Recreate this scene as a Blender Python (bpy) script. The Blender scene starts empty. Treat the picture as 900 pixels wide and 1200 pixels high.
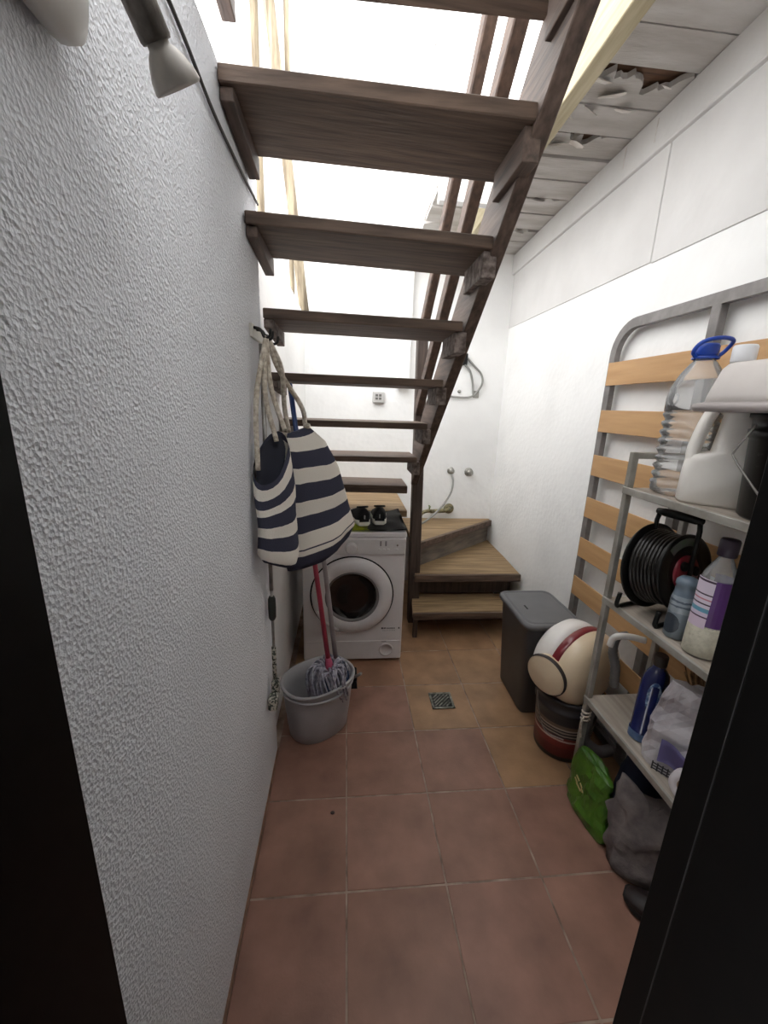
import bpy, bmesh, math, random
from mathutils import Vector, Matrix, noise
random.seed(7)
C = bpy.context.scene.collection
scn = bpy.context.scene
PI = math.pi

# ------------------------------------------------------------------ camera
cam_d = bpy.data.cameras.new('camera')
cam_d.sensor_fit = 'VERTICAL'
cam_d.sensor_height = 36.0
cam_d.lens = 474.416 / 1200.0 * 36.0
cam_d.clip_start = 0.02
cam = bpy.data.objects.new('camera', cam_d)
C.objects.link(cam)
CAM = Vector((0.2988, 0.0, 1.5532))
_p, _y, _r = 0.256134946, 0.0987200918, 0.0355566177
fw = Vector((math.sin(_y)*math.cos(_p), math.cos(_y)*math.cos(_p), -math.sin(_p)))
rt0 = Vector((math.cos(_y), -math.sin(_y), 0)); up0 = rt0.cross(fw)
rt = math.cos(_r)*rt0 + math.sin(_r)*up0; up = -math.sin(_r)*rt0 + math.cos(_r)*up0
cam.matrix_world = Matrix(((rt.x, up.x, -fw.x, CAM.x), (rt.y, up.y, -fw.y, CAM.y), (rt.z, up.z, -fw.z, CAM.z), (0, 0, 0, 1)))
scn.camera = cam

# ------------------------------------------------------------------ sky and exposure
world = bpy.data.worlds.new('overcast_sky'); scn.world = world
world.use_nodes = True
wn = world.node_tree
wbg = wn.nodes['Background']
wbg.inputs[0].default_value = (0.985, 0.985, 0.985, 1)
wbg.inputs[1].default_value = 1.0
scn.view_settings.view_transform = 'Standard'
scn.view_settings.look = 'None'
scn.view_settings.gamma = 1.0
scn.view_settings.use_curve_mapping = False
scn.view_settings.exposure = 2.55
try:
    scn.cycles.use_denoising = True
    scn.cycles.max_bounces = 10
    scn.cycles.diffuse_bounces = 6
    scn.cycles.transparent_max_bounces = 16
except Exception:
    pass

# ------------------------------------------------------------------ helpers: colour and materials
def S(r, g, b):
    f = lambda c: (c/255)/12.92 if c/255 <= 0.04045 else ((c/255+0.055)/1.055)**2.4
    return (f(r), f(g), f(b), 1)

def nodes(name):
    m = bpy.data.materials.new(name); m.use_nodes = True
    nt = m.node_tree
    return m, nt, nt.nodes['Principled BSDF'], nt.links

def mat(name, c1, c2=None, scale=8.0, rough=0.6, metal=0.0, bump=0.0, bscale=None, stretch=(1, 1, 1), spec=0.5,
        detail=4.0, lo=0.35, hi=0.65, coat=0.0, bdist=0.01, trans=0.0):
    m, nt, b, L = nodes(name)
    b.inputs['Roughness'].default_value = rough
    b.inputs['Metallic'].default_value = metal
    b.inputs['Specular IOR Level'].default_value = spec
    b.inputs['Coat Weight'].default_value = coat
    b.inputs['Transmission Weight'].default_value = trans
    tc = nt.nodes.new('ShaderNodeTexCoord'); mp = nt.nodes.new('ShaderNodeMapping')
    mp.inputs['Scale'].default_value = stretch
    L.new(tc.outputs['Object'], mp.inputs['Vector'])
    if c2 is None: c2 = tuple(c*0.88 for c in c1[:3]) + (1,)
    n = nt.nodes.new('ShaderNodeTexNoise'); n.inputs['Scale'].default_value = scale; n.inputs['Detail'].default_value = detail
    L.new(mp.outputs[0], n.inputs['Vector'])
    r = nt.nodes.new('ShaderNodeValToRGB')
    r.color_ramp.elements[0].position = lo; r.color_ramp.elements[0].color = c1
    r.color_ramp.elements[1].position = hi; r.color_ramp.elements[1].color = c2
    L.new(n.outputs['Fac'], r.inputs[0]); L.new(r.outputs[0], b.inputs['Base Color'])
    if bump:
        n2 = nt.nodes.new('ShaderNodeTexNoise'); n2.inputs['Scale'].default_value = bscale or scale*3; n2.inputs['Detail'].default_value = 5
        L.new(mp.outputs[0], n2.inputs['Vector'])
        bp = nt.nodes.new('ShaderNodeBump'); bp.inputs['Strength'].default_value = bump; bp.inputs['Distance'].default_value = bdist
        L.new(n2.outputs['Fac'], bp.inputs['Height']); L.new(bp.outputs[0], b.inputs['Normal'])
    return m

def wood(name, c1, c2, axis, scale=9.0, rough=0.65, bump=0.35):
    st = [6, 6, 6]; st[axis] = 0.5
    return mat(name, c1, c2, scale=scale, rough=rough, bump=bump, bscale=scale*2.2, stretch=tuple(st), detail=6, lo=0.3, hi=0.7, bdist=0.004)

def ramp_mat(name, axis, stops, rough=0.5, coord='Object', jitter=0.0, jscale=30, spec=0.5, bump=0.0, bscale=80):
    """flat print: bands of colour along one object axis or uv direction; stops = [(position, colour)...]"""
    m, nt, b, L = nodes(name)
    b.inputs['Roughness'].default_value = rough
    b.inputs['Specular IOR Level'].default_value = spec
    tc = nt.nodes.new('ShaderNodeTexCoord'); sp = nt.nodes.new('ShaderNodeSeparateXYZ')
    L.new(tc.outputs[coord], sp.inputs[0])
    src = sp.outputs[axis]
    if jitter:
        n = nt.nodes.new('ShaderNodeTexNoise'); n.inputs['Scale'].default_value = jscale
        L.new(tc.outputs['Object'], n.inputs['Vector'])
        ma = nt.nodes.new('ShaderNodeMath'); ma.operation = 'MULTIPLY_ADD'
        ma.inputs[1].default_value = jitter; L.new(n.outputs['Fac'], ma.inputs[0]); L.new(src, ma.inputs[2])
        src = ma.outputs[0]
    lo = stops[0][0]; hi = stops[-1][0]
    mr = nt.nodes.new('ShaderNodeMapRange'); mr.inputs['From Min'].default_value = lo; mr.inputs['From Max'].default_value = hi
    L.new(src, mr.inputs['Value'])
    r = nt.nodes.new('ShaderNodeValToRGB'); r.color_ramp.interpolation = 'CONSTANT'
    e = r.color_ramp.elements
    while len(e) < len(stops): e.new(0.5)
    for k, (p, c) in enumerate(stops):
        e[k].position = (p-lo)/(hi-lo)
    for k, (p, c) in enumerate(stops):
        e[k].color = c
    L.new(mr.outputs[0], r.inputs[0]); L.new(r.outputs[0], b.inputs['Base Color'])
    if bump:
        n2 = nt.nodes.new('ShaderNodeTexNoise'); n2.inputs['Scale'].default_value = bscale
        L.new(tc.outputs['Object'], n2.inputs['Vector'])
        bp = nt.nodes.new('ShaderNodeBump'); bp.inputs['Strength'].default_value = bump; bp.inputs['Distance'].default_value = 0.004
        L.new(n2.outputs['Fac'], bp.inputs['Height']); L.new(bp.outputs[0], b.inputs['Normal'])
    return m

def clear_plastic(name, tint=(0.93, 0.95, 0.96, 1), rough=0.08, body=0.12):
    m = bpy.data.materials.new(name); m.use_nodes = True
    nt = m.node_tree; nt.nodes.clear(); L = nt.links
    out = nt.nodes.new('ShaderNodeOutputMaterial')
    tr = nt.nodes.new('ShaderNodeBsdfTransparent'); tr.inputs[0].default_value = tint
    gl = nt.nodes.new('ShaderNodeBsdfGlossy'); gl.inputs['Roughness'].default_value = rough
    df = nt.nodes.new('ShaderNodeBsdfDiffuse'); df.inputs[0].default_value = (0.9, 0.91, 0.92, 1)
    lw = nt.nodes.new('ShaderNodeLayerWeight'); lw.inputs['Blend'].default_value = 0.25
    m1 = nt.nodes.new('ShaderNodeMixShader'); m1.inputs[0].default_value = body
    m2 = nt.nodes.new('ShaderNodeMixShader')
    L.new(tr.outputs[0], m1.inputs[1]); L.new(df.outputs[0], m1.inputs[2])
    L.new(lw.outputs['Fresnel'], m2.inputs[0]); L.new(m1.outputs[0], m2.inputs[1]); L.new(gl.outputs[0], m2.inputs[2])
    L.new(m2.outputs[0], out.inputs[0])
    return m

# ------------------------------------------------------------------ helpers: mesh builder
class MB:
    def __init__(s):
        s.bm = bmesh.new(); s.uv = s.bm.loops.layers.uv.new('UVMap')
    def hexa(s, pts, bev=0.0, seg=1):
        """pts: 4 bottom corners (ccw from above) then the 4 top corners"""
        v = [s.bm.verts.new(p) for p in pts]
        fs = [s.bm.faces.new([v[i] for i in q]) for q in ((3, 2, 1, 0), (4, 5, 6, 7), (0, 1, 5, 4), (1, 2, 6, 5), (2, 3, 7, 6), (3, 0, 4, 7))]
        if bev:
            es = list({e for f in fs for e in f.edges})
            bmesh.ops.bevel(s.bm, geom=es, offset=bev, segments=seg, affect='EDGES', profile=0.5)
        return s
    def box(s, x0, x1, y0, y1, z0, z1, bev=0.0, seg=1):
        return s.hexa([(x0, y0, z0), (x1, y0, z0), (x1, y1, z0), (x0, y1, z0), (x0, y0, z1), (x1, y0, z1), (x1, y1, z1), (x0, y1, z1)], bev, seg)
    def bar(s, p, q, w, h, upv=(0, 0, 1), bev=0.0):
        p = Vector(p); q = Vector(q); d = (q-p).normalized(); u = Vector(upv)
        a = d.cross(u).normalized(); b = a.cross(d).normalized()
        a *= w/2; b *= h/2
        return s.hexa([p-a-b, p+a-b, q+a-b, q-a-b, p-a+b, p+a+b, q+a+b, q-a+b], bev)
    def tube(s, pts, r, seg=8, closed=False, caps=True):
        pts = [Vector(p) for p in pts]; n = len(pts)
        rad = r if isinstance(r, (list, tuple)) else [r]*n
        rings = []; prev = None
        for i, p in enumerate(pts):
            if closed: t = (pts[(i+1) % n]-pts[i-1]).normalized()
            else: t = (pts[min(i+1, n-1)]-pts[max(i-1, 0)]).normalized()
            if prev is None:
                a = t.orthogonal().normalized()
            else:
                a = (prev - t*prev.dot(t))
                a = a.normalized() if a.length > 1e-6 else t.orthogonal().normalized()
            prev = a; b = t.cross(a)
            rings.append([s.bm.verts.new(p + (a*math.cos(2*PI*k/seg)+b*math.sin(2*PI*k/seg))*rad[i]) for k in range(seg)])
        m = n if closed else n-1
        for i in range(m):
            A = rings[i]; B = rings[(i+1) % n]
            for k in range(seg):
                f = s.bm.faces.new([A[k], A[(k+1) % seg], B[(k+1) % seg], B[k]]); f.smooth = True
        if not closed and caps:
            s.bm.faces.new(rings[0][::-1]); s.bm.faces.new(rings[-1])
        return s
    def loft(s, rings, caps=(True, True), smooth=True, vs=None):
        n = len(rings[0]); R = [[s.bm.verts.new(p) for p in r] for r in rings]; M = len(R)
        for i in range(M-1):
            v0 = vs[i] if vs else i/(M-1); v1 = vs[i+1] if vs else (i+1)/(M-1)
            for k in range(n):
                f = s.bm.faces.new([R[i][k], R[i][(k+1) % n], R[i+1][(k+1) % n], R[i+1][k]]); f.smooth = smooth
                for lp, uv in zip(f.loops, ((k/n, v0), ((k+1)/n, v0), ((k+1)/n, v1), (k/n, v1))): lp[s.uv].uv = uv
        if caps[0]:
            f = s.bm.faces.new(R[0][::-1])
            for lp in f.loops: lp[s.uv].uv = (0, vs[0] if vs else 0)
        if caps[1]:
            f = s.bm.faces.new(R[-1])
            for lp in f.loops: lp[s.uv].uv = (0, vs[-1] if vs else 1)
        return s
    def lathe(s, prof, seg=24, M=None, caps=(True, True), sx=1.0, sy=1.0):
        """prof: [(radius, z)...] around the local z axis; M maps it into place"""
        M = M or Matrix()
        rings = [[M @ Vector((max(r, 1e-4)*math.cos(2*PI*k/seg)*sx, max(r, 1e-4)*math.sin(2*PI*k/seg)*sy, z)) for k in range(seg)] for r, z in prof]
        return s.loft(rings, caps)
    def prism(s, poly, d):
        """closed outline extruded by the vector d"""
        d = Vector(d)
        a = [s.bm.verts.new(p) for p in poly]; b = [s.bm.verts.new(Vector(p)+d) for p in poly]; n = len(a)
        s.bm.faces.new(a[::-1]); s.bm.faces.new(b)
        for i in range(n): s.bm.faces.new([a[i], a[(i+1) % n], b[(i+1) % n], b[i]])
        return s
    def sheet(s, fn, nu, nv, thick=0.0):
        P = [[Vector(fn(i/nu, j/nv)) for i in range(nu+1)] for j in range(nv+1)]
        V = [[s.bm.verts.new(p) for p in row] for row in P]
        fs = []
        for j in range(nv):
            for i in range(nu):
                f = s.bm.faces.new([V[j][i], V[j][i+1], V[j+1][i+1], V[j+1][i]]); f.smooth = True
                for lp, uv in zip(f.loops, ((i/nu, j/nv), ((i+1)/nu, j/nv), ((i+1)/nu, (j+1)/nv), (i/nu, (j+1)/nv))): lp[s.uv].uv = uv
                fs.append(f)
        if thick:
            bmesh.ops.solidify(s.bm, geom=fs, thickness=thick)
        return s

def wm(o):
    m = o.matrix_basis.copy()
    while o.parent: o = o.parent; m = o.matrix_basis @ m
    return m

def obj(name, mb, material, parent=None, world=False, label=None, kind=None, fix=True):
    bm = mb.bm
    if world and parent is not None: bm.transform(wm(parent).inverted())
    if fix: bmesh.ops.recalc_face_normals(bm, faces=bm.faces[:])
    me = bpy.data.meshes.new(name); bm.to_mesh(me); bm.free()
    me.materials.append(material)
    o = bpy.data.objects.new(name, me); C.objects.link(o)
    if parent is not None: o.parent = parent
    if label: o['label'] = label
    if kind: o['kind'] = kind
    return o

def T(name, label, cat, loc=(0, 0, 0), rot=(0, 0, 0), group=None):
    o = bpy.data.objects.new(name, None); C.objects.link(o)
    o.empty_display_size = 0.05
    o.location = loc; o.rotation_euler = rot
    o['label'] = label; o['category'] = cat
    if group: o['group'] = group
    return o

def single(name, mb, material, label, cat, loc=(0, 0, 0), world=True, group=None):
    if world: mb.bm.transform(Matrix.Translation(Vector(loc)).inverted())
    o = obj(name, mb, material); o.location = loc
    o['label'] = label; o['category'] = cat
    if group: o['group'] = group
    return o

def struct(name, loc=(0, 0, 0)):
    o = bpy.data.objects.new(name, None); C.objects.link(o); o.location = loc; o['kind'] = 'structure'
    o.empty_display_size = 0.05
    return o

def dup(o, parent=None):
    c = o.copy(); C.objects.link(c)
    if parent is not None: c.parent = parent
    for ch in list(o.children): dup(ch, c)
    return c

def axisM(origin, zdir, xdir=None):
    z = Vector(zdir).normalized()
    x = Vector(xdir) if xdir else z.orthogonal()
    x = (x - z*x.dot(z)).normalized(); y = z.cross(x)
    o = Vector(origin)
    return Matrix(((x.x, y.x, z.x, o.x), (x.y, y.y, z.y, o.y), (x.z, y.z, z.z, o.z), (0, 0, 0, 1)))

def sellipse(cx, cy, z, a, b, yaw=0, n=24, ex=2.0):
    pts = []
    for k in range(n):
        t = 2*PI*k/n; c, s_ = math.cos(t), math.sin(t)
        x = a*math.copysign(abs(c)**(2/ex), c); y = b*math.copysign(abs(s_)**(2/ex), s_)
        pts.append(Vector((cx+x*math.cos(yaw)-y*math.sin(yaw), cy+x*math.sin(yaw)+y*math.cos(yaw), z)))
    return pts

def spline(pts, n=6):
    """Catmull-Rom through the points"""
    P = [Vector(p) for p in pts]; P = [2*P[0]-P[1]] + P + [2*P[-1]-P[-2]]
    out = []
    for i in range(1, len(P)-2):
        a, b, c, d = P[i-1:i+3]
        for k in range(n):
            t = k/n
            out.append(0.5*((2*b)+(c-a)*t+(2*a-5*b+4*c-d)*t*t+(3*b-a-3*c+d)*t**3))
    out.append(P[-2]); return out

# ------------------------------------------------------------------ materials of the setting
def stucco(name, base, bump, scale, base2=None):
    m, nt, b, L = nodes(name)
    b.inputs['Roughness'].default_value = 0.9; b.inputs['Specular IOR Level'].default_value = 0.2
    tc = nt.nodes.new('ShaderNodeTexCoord')
    n1 = nt.nodes.new('ShaderNodeTexNoise'); n1.inputs['Scale'].default_value = 2.2; n1.inputs['Detail'].default_value = 5
    n2 = nt.nodes.new('ShaderNodeTexNoise'); n2.inputs['Scale'].default_value = scale; n2.inputs['Detail'].default_value = 3
    n3 = nt.nodes.new('ShaderNodeTexVoronoi'); n3.inputs['Scale'].default_value = scale*0.8
    for n in (n1, n2, n3): L.new(tc.outputs['Object'], n.inputs['Vector'])
    r = nt.nodes.new('ShaderNodeValToRGB')
    r.color_ramp.elements[0].position = 0.3; r.color_ramp.elements[0].color = base2 or tuple(c*0.9 for c in base[:3])+(1,)
    r.color_ramp.elements[1].position = 0.6; r.color_ramp.elements[1].color = base
    L.new(n1.outputs['Fac'], r.inputs[0]); L.new(r.outputs[0], b.inputs['Base Color'])
    ad = nt.nodes.new('ShaderNodeMath'); ad.operation = 'ADD'
    L.new(n2.outputs['Fac'], ad.inputs[0]); L.new(n3.outputs['Distance'], ad.inputs[1])
    bp = nt.nodes.new('ShaderNodeBump'); bp.inputs['Strength'].default_value = bump; bp.inputs['Distance'].default_value = 0.004
    L.new(ad.outputs[0], bp.inputs['Height']); L.new(bp.outputs[0], b.inputs['Normal'])
    return m

def tile_material():
    m, nt, b, L = nodes('terracotta_tile')
    b.inputs['Roughness'].default_value = 0.42; b.inputs['Specular IOR Level'].default_value = 0.4
    oi = nt.nodes.new('ShaderNodeObjectInfo'); tc = nt.nodes.new('ShaderNodeTexCoord')
    n = nt.nodes.new('ShaderNodeTexNoise'); n.inputs['Scale'].default_value = 7; n.inputs['Detail'].default_value = 6
    va = nt.nodes.new('ShaderNodeVectorMath'); va.operation = 'ADD'
    L.new(tc.outputs['Object'], va.inputs[0]); L.new(oi.outputs['Location'], va.inputs[1])
    L.new(va.outputs[0], n.inputs['Vector'])
    mr = nt.nodes.new('ShaderNodeMapRange'); mr.inputs['From Min'].default_value = 0.3; mr.inputs['From Max'].default_value = 0.7
    mr.inputs['To Min'].default_value = 0.74; mr.inputs['To Max'].default_value = 1.18
    L.new(n.outputs['Fac'], mr.inputs['Value'])
    vs = nt.nodes.new('ShaderNodeVectorMath'); vs.operation = 'SCALE'
    L.new(oi.outputs['Color'], vs.inputs[0]); L.new(mr.outputs[0], vs.inputs['Scale'])
    L.new(vs.outputs[0], b.inputs['Base Color'])
    n2 = nt.nodes.new('ShaderNodeTexNoise'); n2.inputs['Scale'].default_value = 120
    L.new(va.outputs[0], n2.inputs['Vector'])
    bp = nt.nodes.new('ShaderNodeBump'); bp.inputs['Strength'].default_value = 0.25; bp.inputs['Distance'].default_value = 0.002
    L.new(n2.outputs['Fac'], bp.inputs['Height']); L.new(bp.outputs[0], b.inputs['Normal'])
    return m

M_left = stucco('left_wall_stucco', (0.80, 0.82, 0.86, 1), 0.6, 210, (0.74, 0.76, 0.80, 1))
M_white = stucco('white_wall', (0.84, 0.84, 0.83, 1), 0.25, 40)
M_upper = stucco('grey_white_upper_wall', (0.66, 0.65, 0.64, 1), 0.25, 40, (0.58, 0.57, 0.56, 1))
M_back = stucco('back_wall_white', (0.90, 0.90, 0.89, 1), 0.3, 30)
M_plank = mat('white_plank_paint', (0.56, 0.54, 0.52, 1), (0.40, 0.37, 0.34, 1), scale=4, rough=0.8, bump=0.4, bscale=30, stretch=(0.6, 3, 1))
M_raw = wood('bare_brown_wood', S(120, 88, 66), S(70, 50, 38), 0)
M_beam = wood('cream_beam_wood', S(186, 176, 148), S(160, 148, 118), 1, bump=0.2)
M_grout = mat('grout', S(176, 156, 140), S(120, 100, 88), scale=12, rough=0.9)
M_tile = tile_material()
M_black = mat('black_door_paint', (0.0016, 0.0015, 0.0015, 1), (0.003, 0.0026, 0.0024, 1), scale=20, rough=0.55, spec=0.12)
M_room = mat('dark_indoor_paint', (0.04, 0.035, 0.03, 1), (0.03, 0.026, 0.022, 1), rough=0.9)

# ------------------------------------------------------------------ floor: every tile is a part
floor = struct('floor')
obj('screed', MB().box(-0.05, 1.62, -1.6, 3.45, -0.10, -0.0018), M_grout, floor)
red = [S(150, 112, 97), S(144, 107, 92), S(154, 116, 100), S(147, 110, 94)]
tan = [S(168, 134, 100), S(162, 127, 95), S(156, 121, 91)]
xl = [0.0, 0.3166, 0.6516, 0.9866, 1.3216, 1.60]
yl = [-1.60, -1.374, -1.039, -0.704, -0.369, -0.034, 0.301, 0.636, 0.976, 1.311, 1.646, 1.981, 2.316, 2.651, 2.986, 3.321, 3.43]
tile_mesh = {}
for j in range(len(yl)-1):
    for i in range(5):
        x0, x1, y0, y1 = xl[i], xl[i+1], yl[j], yl[j+1]
        g = 0.0022; key = (round(x1-x0, 3), round(y1-y0, 3))
        if key not in tile_mesh:
            w, d = (x1-x0)/2-g, (y1-y0)/2-g
            t = obj('tile', MB().box(-w, w, -d, d, -0.012, 0, bev=0.0022), M_tile, floor)
            tile_mesh[key] = t.data
        else:
            t = bpy.data.objects.new('tile', tile_mesh[key]); C.objects.link(t); t.parent = floor
        t.location = ((x0+x1)/2, (y0+y1)/2, random.uniform(-0.0008, 0.0))
        back = y0 > 1.9
        if (i == 2 and 1.5 < y0) or (i >= 3 and y0 > 1.2) or back: c = random.choice(tan)
        else: c = random.choice(red)
        if i == 1 and 1.9 < y0 < 2.0: c = S(152, 114, 90)
        t.color = c
# ------------------------------------------------------------------ walls
wl = struct('wall_left')
obj('wall_near', MB().box(-0.14, 0.0, 0.385, 1.56, 0, 2.30, bev=0.004), M_left, wl)
obj('wall_far', MB().box(-0.14, -0.03, 1.56, 3.43, 0, 2.20), M_white, wl)
obj('baseboard_left', MB().box(0.0, 0.007, 0.40, 1.56, 0.0, 0.016), mat('brown_skirting', S(140, 104, 84), S(110, 80, 64), scale=15)).__setitem__('kind', 'structure')
wr = struct('wall_right')
obj('wall_lower', MB().box(1.60, 1.74, 0.385, 3.43, 0, 2.83), M_white, wr)
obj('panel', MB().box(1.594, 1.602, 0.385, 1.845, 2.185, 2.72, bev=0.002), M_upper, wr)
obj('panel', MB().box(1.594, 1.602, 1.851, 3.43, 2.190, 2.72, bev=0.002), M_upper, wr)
wb = struct('wall_back')
obj('wall_face', MB().box(-1.6, 1.74, 3.43, 3.58, 0, 4.7), M_back, wb)
# pilaster and short white beam under the roof's back corner
obj('pilaster', MB().box(0.70, 0.80, 3.36, 3.43, 1.7, 2.60, bev=0.006), M_back, wb)
obj('capital', MB().box(0.655, 0.87, 3.33, 3.43, 2.60, 2.66, bev=0.008), M_back, wb)
# facade with the doorway in which the photographer stands, and the dark room behind
wf = struct('wall_front')
obj('wall_beside_door', MB().box(0.80, 1.74, 0.21, 0.385, 0, 2.83), M_white, wf)
obj('wall_beside_door', MB().box(-1.0, -0.05, 0.21, 0.385, 0, 2.83), M_white, wf)
obj('wall_over_door', MB().box(-0.05, 0.80, 0.21, 0.385, 2.12, 2.83), M_white, wf)
wi = struct('wall_indoor')
for b in ((-1.0, -0.9, -1.6, 0.21, 0, 2.5), (1.6, 1.7, -1.6, 0.21, 0, 2.5), (-1.0, 1.7, -1.7, -1.6, 0, 2.5), (-1.0, 1.7, -1.7, 0.21, 2.5, 2.6)):
    obj('wall_side', MB().box(*b), M_room, wi)
d1 = struct('door_1')
jl = MB().box(-0.05, 0.010, 0.20, 0.388, 0, 2.12, bev=0.003); obj('jamb', jl, M_black, d1)
jr = MB().box(0.745, 0.80, 0.20, 0.395, 0, 2.12, bev=0.003); jr.box(0.735, 0.746, 0.20, 0.345, 0, 2.12, bev=0.002); obj('jamb', jr, M_black, d1)
obj('head_jamb', MB().box(-0.05, 0.80, 0.20, 0.388, 2.07, 2.12), M_black, d1)
obj('jamb_highlight', MB().box(0.741, 0.7455, 0.349, 0.3505, 0, 2.07), mat('grey_highlight', (0.035, 0.035, 0.035, 1), rough=0.5), d1, label='thin grey strip as painted highlight along the jamb edge')  # edge highlight of the black jamb, put in as a lighter grey strip
lf = obj('door_leaf', MB().box(0.765, 0.805, -0.56, 0.195, 0.01, 2.06, bev=0.003), M_black, d1)
obj('panel', MB().box(0.758, 0.766, -0.46, 0.09, 1.1, 1.9, bev=0.004), M_black, lf)
obj('panel', MB().box(0.758, 0.766, -0.46, 0.09, 0.15, 0.95, bev=0.004), M_black, lf)
tb = struct('terrace_slab')
obj('slab', MB().box(-1.6, -0.145, 0.40, 3.43, 1.95, 2.05), M_white, tb)

# ------------------------------------------------------------------ ceiling: the painted board roof on the right
def zr(y): return 2.785 - 0.036*(y-1.5)
ce = struct('ceiling')
obj('roof_deck', MB().hexa([(1.138, .39, zr(.39)+.03), (1.72, .39, zr(.39)+.03), (1.72, 3.43, zr(3.43)+.03), (1.138, 3.43, zr(3.43)+.03),
                            (1.12, .39, zr(.39)+.12), (1.72, .39, zr(.39)+.12), (1.72, 3.43, zr(3.43)+.12), (1.12, 3.43, zr(3.43)+.12)]), M_raw, ce)
obj('roof_deck', MB().hexa([(0.80, 2.45, zr(2.45)+.03), (1.12, 2.45, zr(2.45)+.03), (1.12, 3.43, zr(3.43)+.03), (0.80, 3.43, zr(3.43)+.03),
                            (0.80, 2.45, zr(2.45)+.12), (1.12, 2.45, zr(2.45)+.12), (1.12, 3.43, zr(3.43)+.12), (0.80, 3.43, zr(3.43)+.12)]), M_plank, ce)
joints = [0.39, 0.60, 0.82, 1.02, 1.22, 1.40, 1.58, 1.745, 1.93, 2.10, 2.26, 2.44, 2.62, 2.80, 3.0, 3.2, 3.43]
damage = {7: 0.10, 8: 0.0, 9: 0.13, 10: 0.0, 12: 0.05, 14: 0.08}
for k in range(len(joints)-1):
    a, b = joints[k], joints[k+1]
    x0 = 1.135 if b < 2.5 else 0.80
    g0, g1 = 0.006+random.uniform(0, .005), 0.003
    dz = random.uniform(-0.008, 0.004)
    n = 30
    # ragged near edge where the paint and wood have broken away
    pts = []
    for q in range(n+1):
        x = x0 + (1.598-x0)*q/n
        cut = 0.0
        if k in damage: cut = max(0, abs(noise.noise(Vector((x*7, k*3.1, 0))))*1.5+.5*noise.noise(Vector((x*24, k*5.3, 1)))+.25*noise.noise(Vector((x*70, k*2.3, 4)))-.1)*damage[k]*1.2
        pts.append((x, a+g0+min(cut, (b-a)*0.6)))
    poly = [Vector((x, y, zr(y)+dz)) for x, y in pts] + [Vector((1.598, b-g1, zr(b)+dz)), Vector((x0, b-g1, zr(b)+dz))]
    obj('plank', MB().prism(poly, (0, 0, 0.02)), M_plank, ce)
# curled paint flakes hanging below the boards
fm = mat('peeling_white_paint', (0.74, 0.71, 0.68, 1), (0.55, 0.50, 0.46, 1), scale=20, rough=0.8)
for (x, y, w, d, tilt, az) in [(1.24, 1.80, .10, .09, .5, .2), (1.33, 1.86, .12, .06, .35, -.4), (1.29, 1.95, .08, .06, .7, .5), (1.42, 1.93, .10, .05, .4, .1),
                               (1.25, 2.16, .10, .07, .6, -.3), (1.35, 2.15, .09, .08, .4, .6), (1.40, 2.63, .10, .05, .5, 0), (1.27, 2.60, .08, .05, .5, .4), (1.45, 3.03, .09, .06, .5, .2), (1.22, 1.99, .06, .05, .8, .9), (1.50, 1.80, .06, .03, .5, .3)]:
    pts = []
    nn = 9
    for q in range(nn):
        t = 2*PI*q/nn; rr = 0.6+0.45*random.random()
        px, py = w/2*math.cos(t)*rr, d/2*math.sin(t)*rr
        pts.append((px, py))
    mb = MB(); M = Matrix.Translation((x, y, zr(y)-0.012)) @ Matrix.Rotation(az, 4, 'Z') @ Matrix.Rotation(tilt, 4, 'X')
    mb.prism([M @ Vector((px, py, -6*py*py)) for px, py in pts], (0, 0, 0.002))
    obj('paint_flake', mb, fm, ce)
for y in (1.92, 2.12):
    obj('paint_flake', MB().tube([(1.57, y, 2.74), (1.565, y-.004, 2.70), (1.567, y, 2.655)], 0.0016, 5), fm, ce)
tr1 = MB().hexa([(1.075, .39, 2.685), (1.137, .39, 2.685), (1.137, 3.43, 2.60), (1.075, 3.43, 2.60), (1.075, .39, 2.85), (1.137, .39, 2.85), (1.137, 3.43, 2.75), (1.075, 3.43, 2.75)], bev=0.003)
obj('trim_1', tr1, M_beam)['kind'] = 'structure'
tr2 = MB().hexa([(1.573, .39, 2.665), (1.60, .39, 2.665), (1.60, 3.43, 2.575), (1.573, 3.43, 2.575), (1.573, .39, 2.82), (1.60, .39, 2.82), (1.60, 3.43, 2.712), (1.573, 3.43, 2.712)], bev=0.004)
obj('trim_2', tr2, M_upper)['kind'] = 'structure'
tr3 = MB().box(0.77, 1.074, 2.42, 2.47, 2.60, 2.87, bev=0.003)
obj('trim_3', tr3, M_white)['kind'] = 'structure'

# ------------------------------------------------------------------ staircase
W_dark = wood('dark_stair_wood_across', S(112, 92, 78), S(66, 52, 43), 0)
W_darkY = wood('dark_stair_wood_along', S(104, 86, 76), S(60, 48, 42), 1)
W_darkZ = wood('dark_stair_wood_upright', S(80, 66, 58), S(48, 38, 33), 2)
W_worn = wood('worn_tread_wood', S(160, 134, 100), S(116, 94, 66), 0)
W_rail = wood('brown_rail_wood', S(96, 76, 64), S(60, 46, 40), 1)
W_grey = mat('paint_spattered_bracket', S(140, 128, 122), S(74, 62, 56), scale=40, rough=0.8, bump=0.3)
stair = T('staircase', 'dark brown open-tread wooden staircase with wedge-shaped bottom steps in the corner', 'staircase', (0.78, 2.70, 0))
SP = dict(parent=stair, world=True)
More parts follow.
